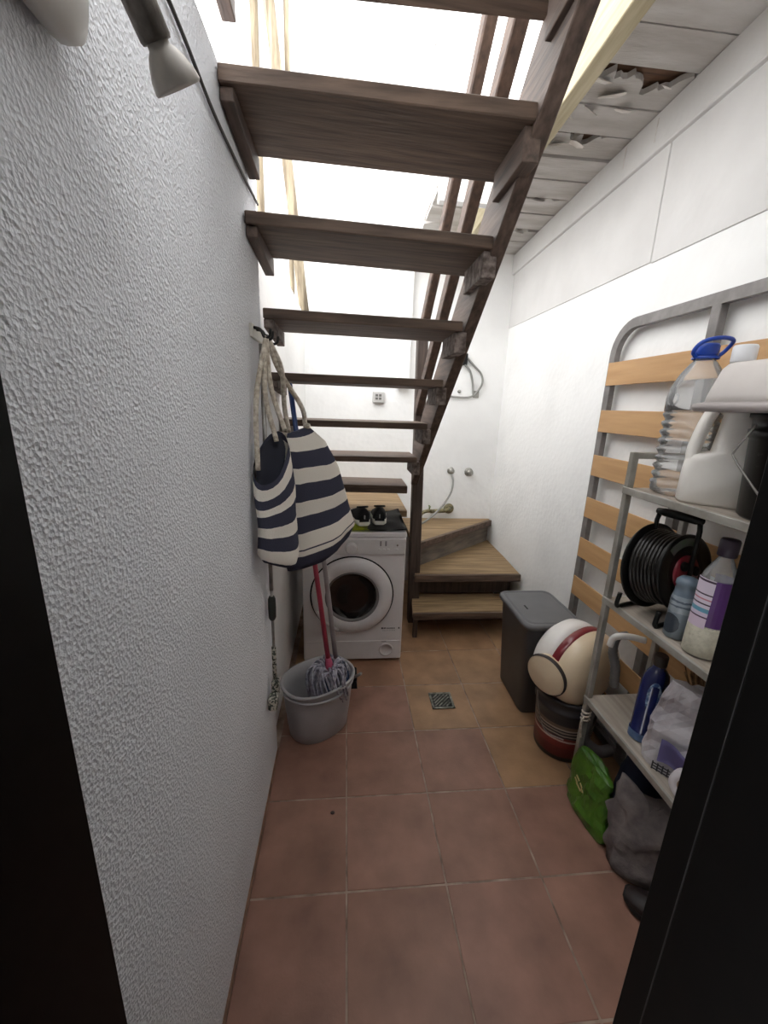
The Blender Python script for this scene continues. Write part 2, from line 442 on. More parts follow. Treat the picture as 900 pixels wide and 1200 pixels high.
#        left back (y,z)   right back (x,y,z)
TR = [((0.93, 2.49), (0.745, 0.86, 2.45)), ((1.157, 2.283), (0.742, 1.125, 2.255)), ((1.366, 2.081), (0.738, 1.362, 2.062)),
      ((1.585, 1.872), (0.728, 1.60, 1.867)), ((1.82, 1.674), (0.720, 1.825, 1.672)), ((2.07, 1.474), (0.715, 2.09, 1.474)),
      ((2.315, 1.270), (0.712, 2.33, 1.270)), ((2.56, 1.062), (0.70, 2.56, 1.055))]
th = [.036, .036, .034, .034, .032, .032, .032, .05]
DEP = 0.285
for k, ((yl_, zl_), (xr, yr, zr_)) in enumerate(TR):
    h = th[k]; xL = 0.003 if k < 4 else -0.025
    mb = MB().hexa([(xL, yl_, zl_-h), (xr, yr, zr_-h), (xr, yr+DEP, zr_-h), (xL, yl_+DEP, zl_-h), (xL, yl_, zl_), (xr, yr, zr_), (xr, yr+DEP, zr_), (xL, yl_+DEP, zl_)], bev=0.003)
    obj('tread', mb, W_dark, **SP)
    # battens under both ends
    if k < 7:
        hb = 0.055
        mb = MB().hexa([(xL, yl_+.012, zl_-h-.03), (xL+.032, yl_+.012, zl_-h-.03), (xL+.032, yl_+DEP+.01, zl_-h-hb), (xL, yl_+DEP+.01, zl_-h-hb),
                        (xL, yl_+.012, zl_-h), (xL+.032, yl_+.012, zl_-h), (xL+.032, yl_+DEP+.01, zl_-h), (xL, yl_+DEP+.01, zl_-h)], bev=0.002)
        obj('bracket', mb, W_darkY if k < 3 else W_grey, **SP)
        mb = MB().hexa([(xr-.022, yr+.02, zr_-h-.075), (xr+.022, yr+.02, zr_-h-.075), (xr+.022, yr+.23, zr_-h-.075), (xr-.022, yr+.23, zr_-h-.075),
                        (xr-.022, yr+.02, zr_-h), (xr+.022, yr+.02, zr_-h), (xr+.022, yr+.23, zr_-h), (xr-.022, yr+.23, zr_-h)], bev=0.002)
        obj('bracket', mb, W_grey if k > 1 else W_darkY, **SP)
# stringer
mb = MB()
y0, z0, y1, z1 = 2.66, 1.045, 0.39, 2.765
hS = 0.215
mb.hexa([(.738, y0, z0), (.782, y0, z0), (.782, y1, z1), (.738, y1, z1), (.738, y0, z0+hS+.05), (.782, y0, z0+hS+.05), (.782, y1, z1+hS), (.738, y1, z1+hS)], bev=0.003)
obj('stringer', mb, W_darkY, **SP)
# newel post and rails
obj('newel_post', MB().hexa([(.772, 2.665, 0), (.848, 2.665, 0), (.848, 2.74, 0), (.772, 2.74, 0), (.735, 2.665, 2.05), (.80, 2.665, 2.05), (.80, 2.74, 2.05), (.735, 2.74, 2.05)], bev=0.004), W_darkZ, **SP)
obj('handrail', MB().bar((.765, 2.70, 1.98), (.765, 0.60, 3.775), .045, .075, bev=0.006), W_rail, **SP)
obj('middle_rail', MB().bar((.765, 2.68, 1.535), (.765, 0.60, 3.28), .045, .075, bev=0.004), W_rail, **SP)
for yy, zz in ((1.10, 2.45),):
    obj('baluster', MB().box(.747, .783, yy, yy+.05, zz-.02, zz+1.05-.1, bev=.003), W_rail, **SP)
# wedge-shaped steps turning in the corner; each top is two boards
def slab(poly, z0, z1, m=W_worn, name='board'):
    mb = MB().prism([(x, y, z0) for x, y in poly], (0, 0, z1-z0)); obj(name, mb, m, **SP)
slab([(-.028, 2.75), (.735, 2.75), (.735, 3.05), (-.028, 3.05)], .795, .84); slab([(-.028, 3.054), (.735, 3.054), (.735, 3.425), (-.028, 3.425)], .795, .84)
# step three
slab([(.80, 2.755), (1.06, 2.953), (1.24, 3.09), (.80, 3.12)], .56, .60); slab([(.80, 3.124), (1.25, 3.094), (1.59, 3.40), (1.59, 3.425), (.80, 3.425)], .56, .60)
mb = MB().bar((.815, 2.74, .578), (1.588, 3.375, .578), .03, .05, bev=.003); obj('nosing', mb, W_dark, **SP)
mb = MB().bar((.83, 2.80, .48), (1.58, 3.415, .48), .02, .16); obj('riser', mb, mat('grey_brown_riser', S(132, 122, 112), S(98, 90, 82), scale=6, rough=.8, stretch=(1, 1, 5)), **SP)
# step two
slab([(.80, 2.655), (1.572, 2.652), (1.588, 2.99), (1.588, 3.0), (.80, 2.95)], .355, .40); slab([(.80, 2.954), (1.588, 3.004), (1.594, 3.42), (1.20, 3.42)], .355, .40)
obj('nosing', MB().box(.795, 1.580, 2.632, 2.656, .345, .398, bev=.003), W_dark, **SP)
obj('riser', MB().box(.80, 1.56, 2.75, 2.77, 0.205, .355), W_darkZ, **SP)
# bottom step
slab([(.765, 2.462), (1.50, 2.468), (1.50, 2.735), (.80, 2.735)], .16, .20)
obj('nosing', MB().box(.766, 1.50, 2.448, 2.466, .150, .198, bev=.003), W_dark, **SP)
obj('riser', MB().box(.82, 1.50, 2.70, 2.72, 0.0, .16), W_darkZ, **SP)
obj('leg', MB().box(.775, .805, 2.47, 2.50, 0.0, .16, bev=.002), W_darkZ, **SP)
obj('leg', MB().box(1.46, 1.49, 2.47, 2.50, 0.0, .16, bev=.002), W_darkZ, **SP)

# ------------------------------------------------------------------ washing machine
MW = mat('white_enamel', S(226, 222, 222), S(220, 216, 216), rough=0.35, coat=0.2)
MWd = mat('white_plastic', S(214, 210, 209), S(206, 202, 201), rough=0.45)
MDk = mat('dark_gap', (0.005, 0.005, 0.005, 1), rough=0.6, spec=.3)
wmch = T('washing_machine', 'white front-loading washing machine with round dark door glass under the stairs', 'washing machine', (0.355, 2.46, 0.0))
WP = dict(parent=wmch, world=True)
YF = 2.212
obj('body', MB().box(.055, .655, YF, 2.70, .018, .815, bev=.008, seg=2), MW, **WP)
obj('top_panel', MB().box(.053, .657, YF+.002, 2.70, .8165, .849, bev=.006, seg=2), MW, **WP)
pan = obj('control_panel', MB().box(.058, .652, YF-.012, YF+.01, .715, .815, bev=.006, seg=2), MWd, **WP)
dr = obj('detergent_drawer', MB().box(.066, .225, YF-.018, YF, .728, .806, bev=.006), MWd, **WP)
obj('handle', MB().box(.085, .205, YF-.024, YF-.016, .732, .748, bev=.003), MW, dr, world=True)
obj('program_dial', MB().lathe([(.036, 0), (.036, .012), (.030, .028), (.028, .03)], 28, axisM((.337, YF-.010, .757), (0, -1, 0))), MWd, **WP)
for x in (.505, .535): obj('button', MB().box(x-.005, x+.005, YF-.02, YF-.010, .772, .802, bev=.002), mat('grey_button', S(150, 146, 146), rough=.5), **WP)
for x in (.50, .525, .55, .60): obj('button', MB().box(x-.008, x+.008, YF-.016, YF-.010, .745, .755, bev=.002), MWd, **WP)
obj('indicator_lamp', MB().lathe([(.005, 0), (.005, .006), (.003, .008)], 10, axisM((.602, YF-.010, .776), (0, -1, 0))), mat('brown_lamp', S(110, 90, 80)), **WP)
AX = axisM((.345, YF, .457), (0, -1, 0))
obj('door_recess', MB().lathe([(.248, -.002), (.248, .004), (.240, .004), (.240, -.002)], 56, AX, caps=(False, False)), MDk, **WP)
dor = obj('door_ring', MB().lathe([(.152, .012), (.158, .030), (.185, .040), (.215, .036), (.238, .020), (.241, .001)], 64, AX, caps=(False, False)), MW, **WP)
obj('inner_rim', MB().lathe([(.142, .014), (.150, .030), (.159, .032), (.162, .022)], 56, AX, caps=(False, False)), mat('grey_rim', S(120, 116, 116), rough=.4), dor, world=True)
gm = mat('dark_door_glass', (0.005, 0.0035, 0.003, 1), (0.009, 0.006, 0.005, 1), rough=0.10, coat=0.3)
obj('door_glass', MB().lathe([(.150, .024), (.143, .018), (.125, .010), (.09, .005), (.05, .003), (.0, .0025)], 56, AX, caps=(False, False)), gm, dor, world=True)
hm = MB()
for t in range(9):
    pass
hm.tube([(AX @ Vector((.222*math.cos(a), .222*math.sin(a), .040))) for a in [-.42+.084*q for q in range(11)]], .010, 8)
obj('door_handle', hm, MWd, dor, world=True)
fcv = obj('filter_cover', MB().lathe([(.045, 0), (.045, .004), (.040, .006), (.036, .006), (.034, .003), (.0, .003)], 30, axisM((.56, YF, .085), (0, -1, 0))), MWd, **WP)
obj('kick_panel', MB().box(.06, .65, YF-.002, YF+.01, .022, .15, bev=.003), MW, **WP)
for k in ((.09, 2.26), (.62, 2.26), (.09, 2.66), (.62, 2.66)):
    obj('foot', MB().lathe([(.02, 0), (.02, .012), (.012, .02)], 12, Matrix.Translation((k[0], k[1], 0))), MDk, **WP)
# the small dark print: a block, a line of tiny letters and a badge
pr = MB()
pr.box(.527, .537, YF-.0012, YF+.001, .228, .239)
for q in range(3): pr.box(.541+q*.005, .545+q*.005, YF-.0012, YF+.001, .229+.001*q, .238)
for q in range(8): pr.box(.560+q*.0065, .5645+q*.0065, YF-.0012, YF+.001, .230, .2365)
pr.box(.631, .639, YF-.0012, YF+.001, .2285, .239)
for q in range(10): pr.box(.535+q*.008, .540+q*.008, YF-.0011, YF+.001, .216, .2185)
pr.box(.53, .56, YF-.0032, YF-.001, .141, .1435)
obj('print', pr, mat('black_print', (0.02, 0.02, 0.025, 1)), label='tiny black lettering', kind='stuff', **WP)

# black and lime bag lying flat on the machine
Mlime = ramp_mat('lime_and_black_print', 0, [(-.34, (0.008, 0.008, 0.009, 1)), (-.14, S(196, 206, 60)), (.02, S(150, 160, 60)), (.045, (0.008, 0.008, 0.009, 1)), (.4, (0, 0, 0, 1))], jitter=.06, jscale=40, rough=.45, bump=.3)
def matfn(u, v):
    x = .17+.49*u; y = 2.222+.44*v
    z = .8575 + .012*noise.noise(Vector((x*9, y*9, 1))) + (.06*max(0, u-.82)*max(0, v-.3)*3 if u > .82 else 0)
    return (x, y, max(z, .8535))
single('plastic_sack', MB().sheet(matfn, 26, 20, thick=-.003), Mlime, 'flat black plastic sack with lime green print lying on top of the washing machine', 'sack', (.415, 2.44, .8495))

# ------------------------------------------------------------------ trainers
MShoe = mat('black_shoe_mesh', (0.003, 0.003, 0.0035, 1), (0.010, 0.010, 0.012, 1), scale=60, rough=.8, bump=.3, bscale=200)
MSole = mat('white_sole_rubber', S(226, 224, 214), S(205, 202, 190), rough=.6)
def shoe(name, label, loc, rz, group, upm=MShoe, solem=MSole, stripe=False):
    t = T(name, label, 'shoe', loc, (0, 0, rz), group)
    # heel at y=0, toe at y=.27
    wd = [(0, .029), (.02, .039), (.06, .042), (.11, .040), (.16, .044), (.20, .048), (.24, .040), (.265, .024), (.272, .010)]
    def rings(z0s, z1s, grow=0, top=None):
        R = []
        for (y, w) in wd:
            R.append((y, w))
        return R
    sole = []
    for y, w in wd:
        zt = .030 - .010*min(1, y/.2) ; lift = .012*max(0, (y-.20)/.07)**2
        heel = .006 if y < .03 else 0
        sole.append([Vector((x*w*1.06, y + (0), z)) for x, z in ((-1, .006+lift), (-.8, lift), (.8, lift), (1, .006+lift), (1, zt+lift+heel), (.8, zt+.004+lift), (-.8, zt+.004+lift), (-1, zt+lift+heel))])
    obj('sole', MB().loft(sole), solem, t)
    if stripe:
        for sx in (-1, 1): obj('stripe', MB().bar((sx*.0455, .150, .030), (sx*.036, .175, .060), .006, .012), MSole, t, label='white side stripe')
    hh = [.094, .106, .103, .090, .072, .058, .046, .036, .028]
    upr = []
    for (y, w), h in zip(wd, hh):
        zt = .024 - .010*min(1, y/.2); lift = .012*max(0, (y-.20)/.07)**2; z0 = zt+lift
        ring = []
        for q in range(12):
            a = PI*q/11
            ring.append(Vector((w*math.cos(a)*(1 if math.sin(a) < .6 else .9), y - (0.008*math.sin(a) if y < .03 else 0), z0+(h-z0)*math.sin(a)**.7)))
        upr.append(ring)
    u = obj('upper', MB().loft(upr), upm, t)
    obj('heel_tab', MB().box(-.003, .003, -.013, -.002, .045, .066), mat('grey_tab', S(150, 150, 150)), u)
    col = MB().tube([Vector((.029*math.cos(a), .048+.040*math.sin(a), .104-.010*math.sin(a))) for a in [2*PI*q/14 for q in range(14)]], .006, 6, closed=True)
    obj('collar', col, upm, u)
    lc = MB()
    for q in range(4):
        y = .105+.022*q; z = .088-.0105*q
        lc.tube([(-.022, y, z-.008), (0, y+.003, z+.002), (.022, y, z-.008)], .0025, 5)
    obj('lace', lc, mat('dark_lace', (.03, .03, .03, 1)), u)
    return t
shoe('trainer', 'left one of two black trainers with white soles on the washing machine', (.410, 2.275, .868), .22, 'trainers on the washing machine')
shoe('trainer', 'right one of two black trainers with white soles on the washing machine', (.502, 2.30, .868), -.04, 'trainers on the washing machine')

# ------------------------------------------------------------------ hook rack and what hangs from it
MRope = mat('cream_rope', S(222, 214, 200), S(172, 160, 144), scale=70, rough=.9, bump=.6, bscale=120)
MSteel = mat('brushed_steel', S(176, 174, 170), S(140, 138, 134), scale=30, rough=.38, metal=.85)
rack = T('hook_rack', 'small white rack with dark hooks on the left wall under the third tread', 'hook rack', (0, 1.46, 1.76))
obj('plate', MB().box(0.0005, .010, 1.37, 1.555, 1.745, 1.785, bev=.002), mat('white_plate', S(222, 218, 210), rough=.5), rack, world=True)
for y in (1.39, 1.43, 1.53):
    obj('hook', MB().tube(spline([(.010, y, 1.775), (.03, y, 1.77), (.042, y, 1.748), (.058, y, 1.752), (.062, y, 1.772)], 4), .0045, 6), mat('black_hook_metal', (.02, .02, .02, 1), rough=.4, metal=.5), rack, world=True)

CR = S(234, 228, 218); NV = S(66, 67, 82)
M_stripe2 = ramp_mat('navy_and_cream_stripes_wide', 1, [(0, NV), (.035, CR), (.13, NV), (.245, CR), (.345, NV), (.465, CR), (.565, NV), (.69, CR), (.815, NV), (.828, CR), (.875, NV), (1, NV)], coord='UV', rough=.9, spec=.1, jitter=0.0, bump=.35, bscale=260)
M_stripe1 = ramp_mat('navy_and_cream_stripes', 1, [(0, NV), (.06, CR), (.20, NV), (.335, CR), (.44, NV), (.57, CR), (.68, NV), (.83, CR), (.97, NV), (1, NV)], coord='UV', rough=.9, spec=.1, bump=.35, bscale=260)
def bag(t, rows, mtl, thick, nfold, seed, parent_name='body', open_top=False, lip=0.0):
    """rows: [(v, L, R, halfdepth)] from the mouth down to the base"""
    rings = []; vs = []
    N = 22
    fine = []
    for i in range(len(rows)-1):
        a, b = rows[i], rows[i+1]
        m = max(2, int((b[0]-a[0])*22))
        for q in range(m):
            f = q/m
            fine.append((a[0]+(b[0]-a[0])*f, Vector(a[1]).lerp(Vector(b[1]), f), Vector(a[2]).lerp(Vector(b[2]), f), a[3]+(b[3]-a[3])*f))
    fine.append((rows[-1][0], Vector(rows[-1][1]), Vector(rows[-1][2]), rows[-1][3]))
    for v, L, R, d in fine:
        c = (L+R)/2; ax = (R-L)/2; nrm = Vector((ax.y, -ax.x, 0)).normalized()
        ring = []
        for k in range(N):
            a = 2*PI*k/N; cx, sy = math.cos(a), math.sin(a)
            fold = 1 + .16*math.sin(a*nfold+seed+v*2.0)*(.35+.65*v)
            sag = -.014*math.sin(PI*(cx*.5+.5))*(.5+v)
            p = c + ax*cx + nrm*(sy*d*fold) + Vector((0, 0, sag))
            p.z -= lip*(sy+.3)*max(0, 1-v*2.2)
            p += nrm*(.012*noise.noise(Vector((p.x*11+seed, p.y*11, p.z*6)))+.006*noise.noise(Vector((p.x*30+seed, p.y*30, p.z*8))))
            p.z += .010*noise.noise(Vector((p.x*14, p.y*14+seed, p.z*2)))*min(1, v*4)
            ring.append(p)
        rings.append(ring); vs.append(v)
    mb = MB().loft(rings, caps=(not open_top, True), vs=vs)
    return obj(parent_name, mb, mtl, t, world=True)
b2 = T('tote_bag', 'larger navy and cream striped cloth tote bag hanging behind the smaller one', 'bag', (.2, 1.6, .95), group='striped tote bags')
bag(b2, [(0, (.085, 1.52, 1.445), (.150, 1.585, 1.470), .014), (.1, (.075, 1.515, 1.40), (.215, 1.645, 1.415), .028), (.3, (.07, 1.515, 1.29), (.268, 1.69, 1.305), .038),
         (.6, (.065, 1.515, 1.11), (.308, 1.725, 1.150), .044), (.85, (.065, 1.52, .975), (.338, 1.75, 1.04), .048), (1, (.075, 1.53, .90), (.318, 1.735, .985), .030)], M_stripe2, .04, 3, .6)
for k, (e, off) in enumerate((((.146, 1.580, 1.468), 0), ((.092, 1.525, 1.448), .008))):
    obj('rope_handle', MB().tube(spline([(.046, 1.437, 1.748), (.07+.01*k, 1.468, 1.66), (e[0]-.012, e[1]-.015, 1.54), e], 6), .0085, 8), MRope, b2, world=True)
obj('knot', MB().lathe([(.0, -.012), (.012, -.008), (.015, 0), (.012, .008), (0, .012)], 10, Matrix.Translation((.152, 1.575, 1.470))), MRope, b2, world=True)
b1 = T('tote_bag', 'smaller navy and cream striped tote bag with its mouth sagging open by the wall', 'bag', (.07, 1.33, 1.02), group='striped tote bags')
body1 = bag(b1, [(0, (.020, 1.275, 1.335), (.098, 1.385, 1.460), .030), (.06, (.020, 1.272, 1.312), (.103, 1.39, 1.435), .034), (.25, (.020, 1.265, 1.25), (.112, 1.40, 1.345), .033), (.6, (.022, 1.26, 1.155), (.124, 1.41, 1.16), .034),
               (.9, (.024, 1.258, 1.075), (.132, 1.415, 1.04), .036), (1, (.036, 1.27, 1.045), (.12, 1.40, 1.00), .026)], M_stripe1, .03, 3, 2.2, open_top=True, lip=.05)
lin = MB()
rr = []
for f in (0, .5, 1):
    L = Vector((.022, 1.28, 1.332)).lerp(Vector((.04, 1.30, 1.26)), f); R = Vector((.096, 1.383, 1.456)).lerp(Vector((.08, 1.36, 1.30)), f)
    c = (L+R)/2; ax = (R-L)/2; nrm = Vector((ax.y, -ax.x, 0)).normalized(); d = .027*(1-.5*f)
    rr.append([c+ax*math.cos(2*PI*k/18)*.96+nrm*math.sin(2*PI*k/18)*d-Vector((0, 0, .05*(math.sin(2*PI*k/18)+.3)*(1-.6*f)+.012)) for k in range(18)])
lin.loft(rr, caps=(False, True)); obj('lining', lin, mat('dark_lining', S(50, 52, 64), S(40, 42, 52), rough=.9), b1, world=True, label='dark inside of the open mouth')
for e, mid in (((.026, 1.285, 1.345), (.018, 1.345, 1.56)), ((.098, 1.383, 1.462), (.055, 1.40, 1.60)), ((.075, 1.352, 1.43), (.040, 1.375, 1.58))):
    obj('rope_handle', MB().tube(spline([(.046, 1.395, 1.750), mid, e], 8), .008, 8), MRope, b1, world=True)

pole = T('extension_pole', 'thin metal pole with a dark grip and paint-spattered lower end on the left wall', 'pole', (.022, 1.45, .37))
obj('tube', MB().tube([(.020, 1.446, 1.735), (.022, 1.446, .86)], .0075, 10), MSteel, pole, world=True)
obj('tube', MB().tube([(.022, 1.446, .86), (.024, 1.440, .48)], .0055, 10), MSteel, pole, world=True)
obj('grip', MB().lathe([(.009, 0), (.0145, .012), (.0155, .05), (.0145, .088), (.010, .10)], 14, Matrix.Translation((.022, 1.446, .735))), mat('dark_green_grip', S(44, 52, 46), rough=.6), pole, world=True)
sp = mat('paint_spatter', S(196, 192, 180), S(60, 66, 58), scale=110, rough=.7, lo=.47, hi=.53)
obj('sleeve', MB().tube([(.0235, 1.441, .62), (.024, 1.440, .47)], .0085, 10), sp, pole, world=True)
hd = MB().box(.012, .04, 1.415, 1.455, .395, .475, bev=.006); hd.box(.006, .04, 1.37, 1.42, .375, .43, bev=.006)
obj('head', hd, sp, pole, world=True)

# ------------------------------------------------------------------ mop bucket and two mops
MGrey = mat('grey_bucket_plastic', S(176, 174, 176), S(166, 164, 166), rough=.5)
bk = T('mop_bucket', 'oval light grey plastic mop bucket on the floor against the left wall', 'bucket', (.178, 1.71, 0), (0, 0, .6))
N = 40
prof = [(0, .140, .106), (.006, .145, .110), (.10, .156, .120), (.20, .166, .128), (.272, .174, .134), (.276, .183, .142), (.284, .183, .142), (.284, .171, .131), (.20, .163, .125), (.02, .142, .108)]
obj('body', MB().loft([sellipse(0, 0, z, a, b, n=N, ex=2.3) for z, a, b in prof]), MGrey, bk)
lp = MB().tube([Vector((.180*math.cos(t), -.139*math.sin(t), .262-.02*math.sin(t))) for t in [PI*q/20 for q in range(21)]], .006, 8)
obj('handle', lp, MGrey, bk)
obj('spout', MB().prism([(.02, -.137, .272), (.07, -.132, .272), (.062, -.150, .284), (.028, -.154, .284)], (0, 0, .008)), MGrey, bk)

def mop(name, label, foot, topp, hm_lo, hm_hi, split, sm, spread, seed, n=70):
    foot = Vector(foot); topp = Vector(topp)
    t = T(name, label, 'mop', foot, group='mops in the bucket')
    mid = foot.lerp(topp, split)
    h = obj('handle', MB().tube([foot, mid], .0115, 12), hm_lo, t, world=True)
    obj('upper_handle', MB().tube([mid, topp], .0105, 12), hm_hi, t, world=True)
    obj('socket', MB().lathe([(.024, -.05), (.026, -.02), (.018, .03), (.013, .06)], 14, axisM(foot, topp-foot)), mat(name+'_socket_'+str(seed), S(170, 70, 100) if seed == 1 else S(70, 84, 110)), t, world=True)
    rnd = random.Random(seed)
    mb = MB()
    for k in range(n):
        a = rnd.uniform(0, 2*PI); r1 = spread*rnd.uniform(.4, 1.0)
        p0 = foot + Vector((.012*math.cos(a), .012*math.sin(a), -.01))
        p1 = foot + Vector((r1*.7*math.cos(a), r1*.7*math.sin(a), rnd.uniform(.0, .04)))
        a2 = a + rnd.uniform(-.5, .5)
        p2 = foot + Vector((r1*1.05*math.cos(a2), r1*1.0*math.sin(a2), -.05*rnd.uniform(.3, 1)))
        p3 = foot + Vector((r1*1.0*math.cos(a2+.3), r1*1.0*math.sin(a2+.3), -.14*rnd.uniform(.6, 1.1)))
        mb.tube(spline([p0, p1, p2, p3], 3), .0058, 5)
    obj('mop_head', mb, sm, t, world=True, kind='stuff')
    return t
Mstr = mat('grey_white_mop_strings', S(190, 188, 198), S(120, 118, 132), scale=50, rough=.95)
Mstb = mat('blue_mop_strings', S(52, 84, 124), S(30, 52, 84), scale=50, rough=.95)
Mred = mat('red_pink_handle', S(176, 54, 78), S(150, 42, 62), rough=.4)
Mblu = mat('blue_handle', S(40, 66, 120), S(30, 52, 100), rough=.4)
Mgh = mat('grey_handle', S(150, 142, 142), S(128, 120, 120), rough=.4)
mop('mop', 'mop with a red handle and grey-white strings standing in the grey bucket', (.232, 1.70, .325), (.062, 1.80, 1.63), Mred, Mblu, .62, Mstr, .105, 1, 95)
mop('mop', 'mop with a thin grey handle and blue strings standing in the grey bucket', (.268, 1.735, .285), (.130, 1.90, 1.42), Mgh, Mgh, .55, Mstb, .058, 2, 60)
# black hand brush on the floor between bucket and machine
hb = T('hand_brush', 'small black brush lying behind the bucket in front of the washing machine', 'brush', (.345, 2.02, 0))
obj('block', MB().box(-.03, .03, -.055, .055, .045, .065, bev=.006), MDk, hb)
obj('bristles', MB().hexa([(-.032, -.055, 0), (.032, -.055, 0), (.032, .055, 0), (-.032, .055, 0), (-.025, -.05, .046), (.025, -.05, .046), (.025, .05, .046), (-.025, .05, .046)]), mat('black_bristles', (.012, .012, .012, 1), rough=.95, bump=.8, bscale=300), hb)
obj('handle', MB().tube([(0, -.04, .06), (.03, -.075, .10), (.05, -.09, .125)], .008, 8), mat('grey_brush_handle', S(150, 145, 140)), hb)

# ------------------------------------------------------------------ floor drain
dn = T('floor_drain', 'square metal floor drain grate set in the tan tile', 'drain', (.835, 1.845, 0))
fr = MB(); s_ = .062
for a, b_, c_, d_ in ((-s_, s_, -s_, -s_+.012), (-s_, s_, s_-.012, s_), (-s_, -s_+.012, -s_, s_), (s_-.012, s_, -s_, s_)): fr.box(a, b_, c_, d_, 0.0005, .006, bev=.001)
Mdr = mat('drain_metal', S(150, 150, 140), S(96, 96, 88), scale=40, rough=.45, metal=.6)
obj('frame', fr, Mdr, dn)
obj('grating', MB().box(-.052, .052, -.052, .052, .0005, .002), mat('drain_dark', (.02, .02, .018, 1)), dn)
for q in range(-3, 4):
    L = .062-abs(q)*.014
    obj('slat', MB().bar((q*.0105-L*.7, -q*.0105-L*.7, .004), (q*.0105+L*.7, -q*.0105+L*.7, .004), .006, .004), Mdr, dn)

# ------------------------------------------------------------------ bin
MBin = mat('charcoal_bin_plastic', S(74, 75, 78), S(68, 69, 72), rough=.5, bump=.1, bscale=300)
MLid = mat('grey_lid_plastic', S(104, 104, 106), S(96, 96, 98), rough=.5)
bn = T('waste_bin', 'dark grey rectangular plastic bin with a flat hinged lid beside the bottom step', 'bin', (1.335, 1.885, 0))
rects = [(0, .092, .150), (.01, .097, .155), (.50, .137, .180), (.51, .143, .187)]
obj('body', MB().loft([sellipse(-.008*(1-z/.5), 0, z, a, b, n=32, ex=9) for z, a, b in rects]), MBin, bn)
lid = MB().loft([sellipse(0, 0, z, a, b, n=32, ex=8) for z, a, b in ((.512, .150, .194), (.518, .156, .200), (.534, .156, .200), (.542, .150, .194), (.543, .140, .184), (.538, .136, .180), (.539, .130, .174), (.544, .124, .168))])
ld = obj('lid', lid, MLid, bn)
obj('grip_slot', MB().box(-.078, -.070, -.03, .012, .5442, .5452), MDk, ld)

# ------------------------------------------------------------------ paint bucket and vacuum cleaner
lab = ramp_mat('red_paint_label', 2, [(0, S(30, 28, 30)), (.03, S(110, 34, 36)), (.085, S(128, 40, 40)), (.118, S(200, 176, 170)), (.128, S(120, 40, 40)), (.140, S(48, 44, 46)), (.150, S(170, 160, 150)), (.156, S(48, 44, 46)), (.165, S(150, 140, 130)), (.172, S(48, 44, 46)), (.181, S(172, 160, 150)), (.188, S(110, 92, 80)), (.205, S(46, 46, 50)), (.24, S(58, 58, 62)), (.245, S(50, 50, 54)), (.4, S(50, 50, 54))], rough=.4, jitter=.012, jscale=14)
pb = T('paint_bucket', 'dark grey plastic paint bucket with a worn red label under the vacuum cleaner', 'bucket', (1.345, 1.53, 0))
obj('body', MB().lathe([(.112, 0), (.118, .006), (.130, .18), (.136, .25), (.142, .255), (.142, .27), (.138, .275), (.140, .31), (.146, .312), (.146, .325), (.134, .325), (.122, .15), (.11, .02)], 40), lab, pb)
obj('wire_handle', MB().tube(spline([(-.146, .01, .30), (-.150, -.03, .23), (-.142, -.07, .17), (-.118, -.098, .15), (-.07, -.128, .145)], 5), .003, 6), MSteel, pb)

MCream = mat('cream_plastic', S(226, 206, 176), S(216, 196, 166), rough=.35, coat=.2)
MWh = mat('white_gloss_plastic', S(240, 236, 232), S(234, 230, 226), rough=.3, coat=.3)
MBurg = mat('burgundy_plastic', S(122, 26, 38), S(110, 20, 32), rough=.3, coat=.3)
MHose = mat('grey_hose', S(120, 118, 118), S(100, 98, 98), rough=.5)
vac = T('vacuum_cleaner', 'cream and white canister vacuum cleaner with burgundy band perched on the paint bucket', 'vacuum cleaner', (1.350, 1.524, .458))
nx = Vector((.36, -.92, -.04)).normalized()
A2 = axisM(vac.location, nx, (1, 0, 0))
ex = 1.0
obj('back_shell', MB().lathe([(.09, -.125), (.14, -.11), (.168, -.085), (.176, -.05), (.176, .0)], 44, A2, sx=1.06, sy=1.0), MWh, vac, world=True)
obj('band', MB().lathe([(.176, .0), (.180, .004), (.180, .030), (.175, .036)], 44, A2, caps=(False, False), sx=1.06), MBurg, vac, world=True, label='burgundy band')
obj('front_shell', MB().lathe([(.175, .036), (.173, .060), (.165, .085), (.145, .105), (.11, .118), (.06, .124), (.0, .126)], 44, A2, caps=(False, False), sx=1.06), MCream, vac, world=True, label='cream front')
A3 = axisM((1.168, 1.445, .448), (-.86, -.50, -.10), (0, 0, 1))
whl = obj('wheel', MB().lathe([(.060, -.09), (.080, -.05), (.086, -.03), (.090, -.008), (.088, .0), (.078, .004), (.0, .014)], 36, A3), MCream, vac, world=True)
obj('tyre', MB().lathe([(.0905, -.018), (.0935, -.012), (.0935, -.004), (.089, .002)], 36, A3, caps=(False, False)), mat('dark_tyre', S(52, 44, 42), rough=.6), whl, world=True, label='dark rubber rim')
hs = MB(); pth = spline([(1.44, 1.50, .33), (1.40, 1.43, .30), (1.355, 1.385, .25), (1.345, 1.365, .18), (1.40, 1.345, .135), (1.47, 1.36, .12)], 12)
hs.tube(pth, [.022+.0025*(q % 2) for q in range(len(pth))], 10)
obj('hose', hs, MHose, vac, world=True)
hh2 = MB(); pth = spline([(1.43, 1.35, .70), (1.385, 1.345, .69), (1.375, 1.34, .63), (1.395, 1.335, .56), (1.40, 1.33, .475)], 8)
# curved tube end resting on the lower shelf
obj('wand', hh2.tube(pth, [.014+.003*min(1, q/20)+.0018*(q % 2)*(q > 14) for q in range(len(pth))], 10), MHose, vac, world=True)
obj('wand_handle', MB().tube(spline([(1.352, 1.335, .66), (1.365, 1.333, .70), (1.41, 1.31, .715), (1.46, 1.29, .71)], 6), .013, 10), MWh, vac, world=True)

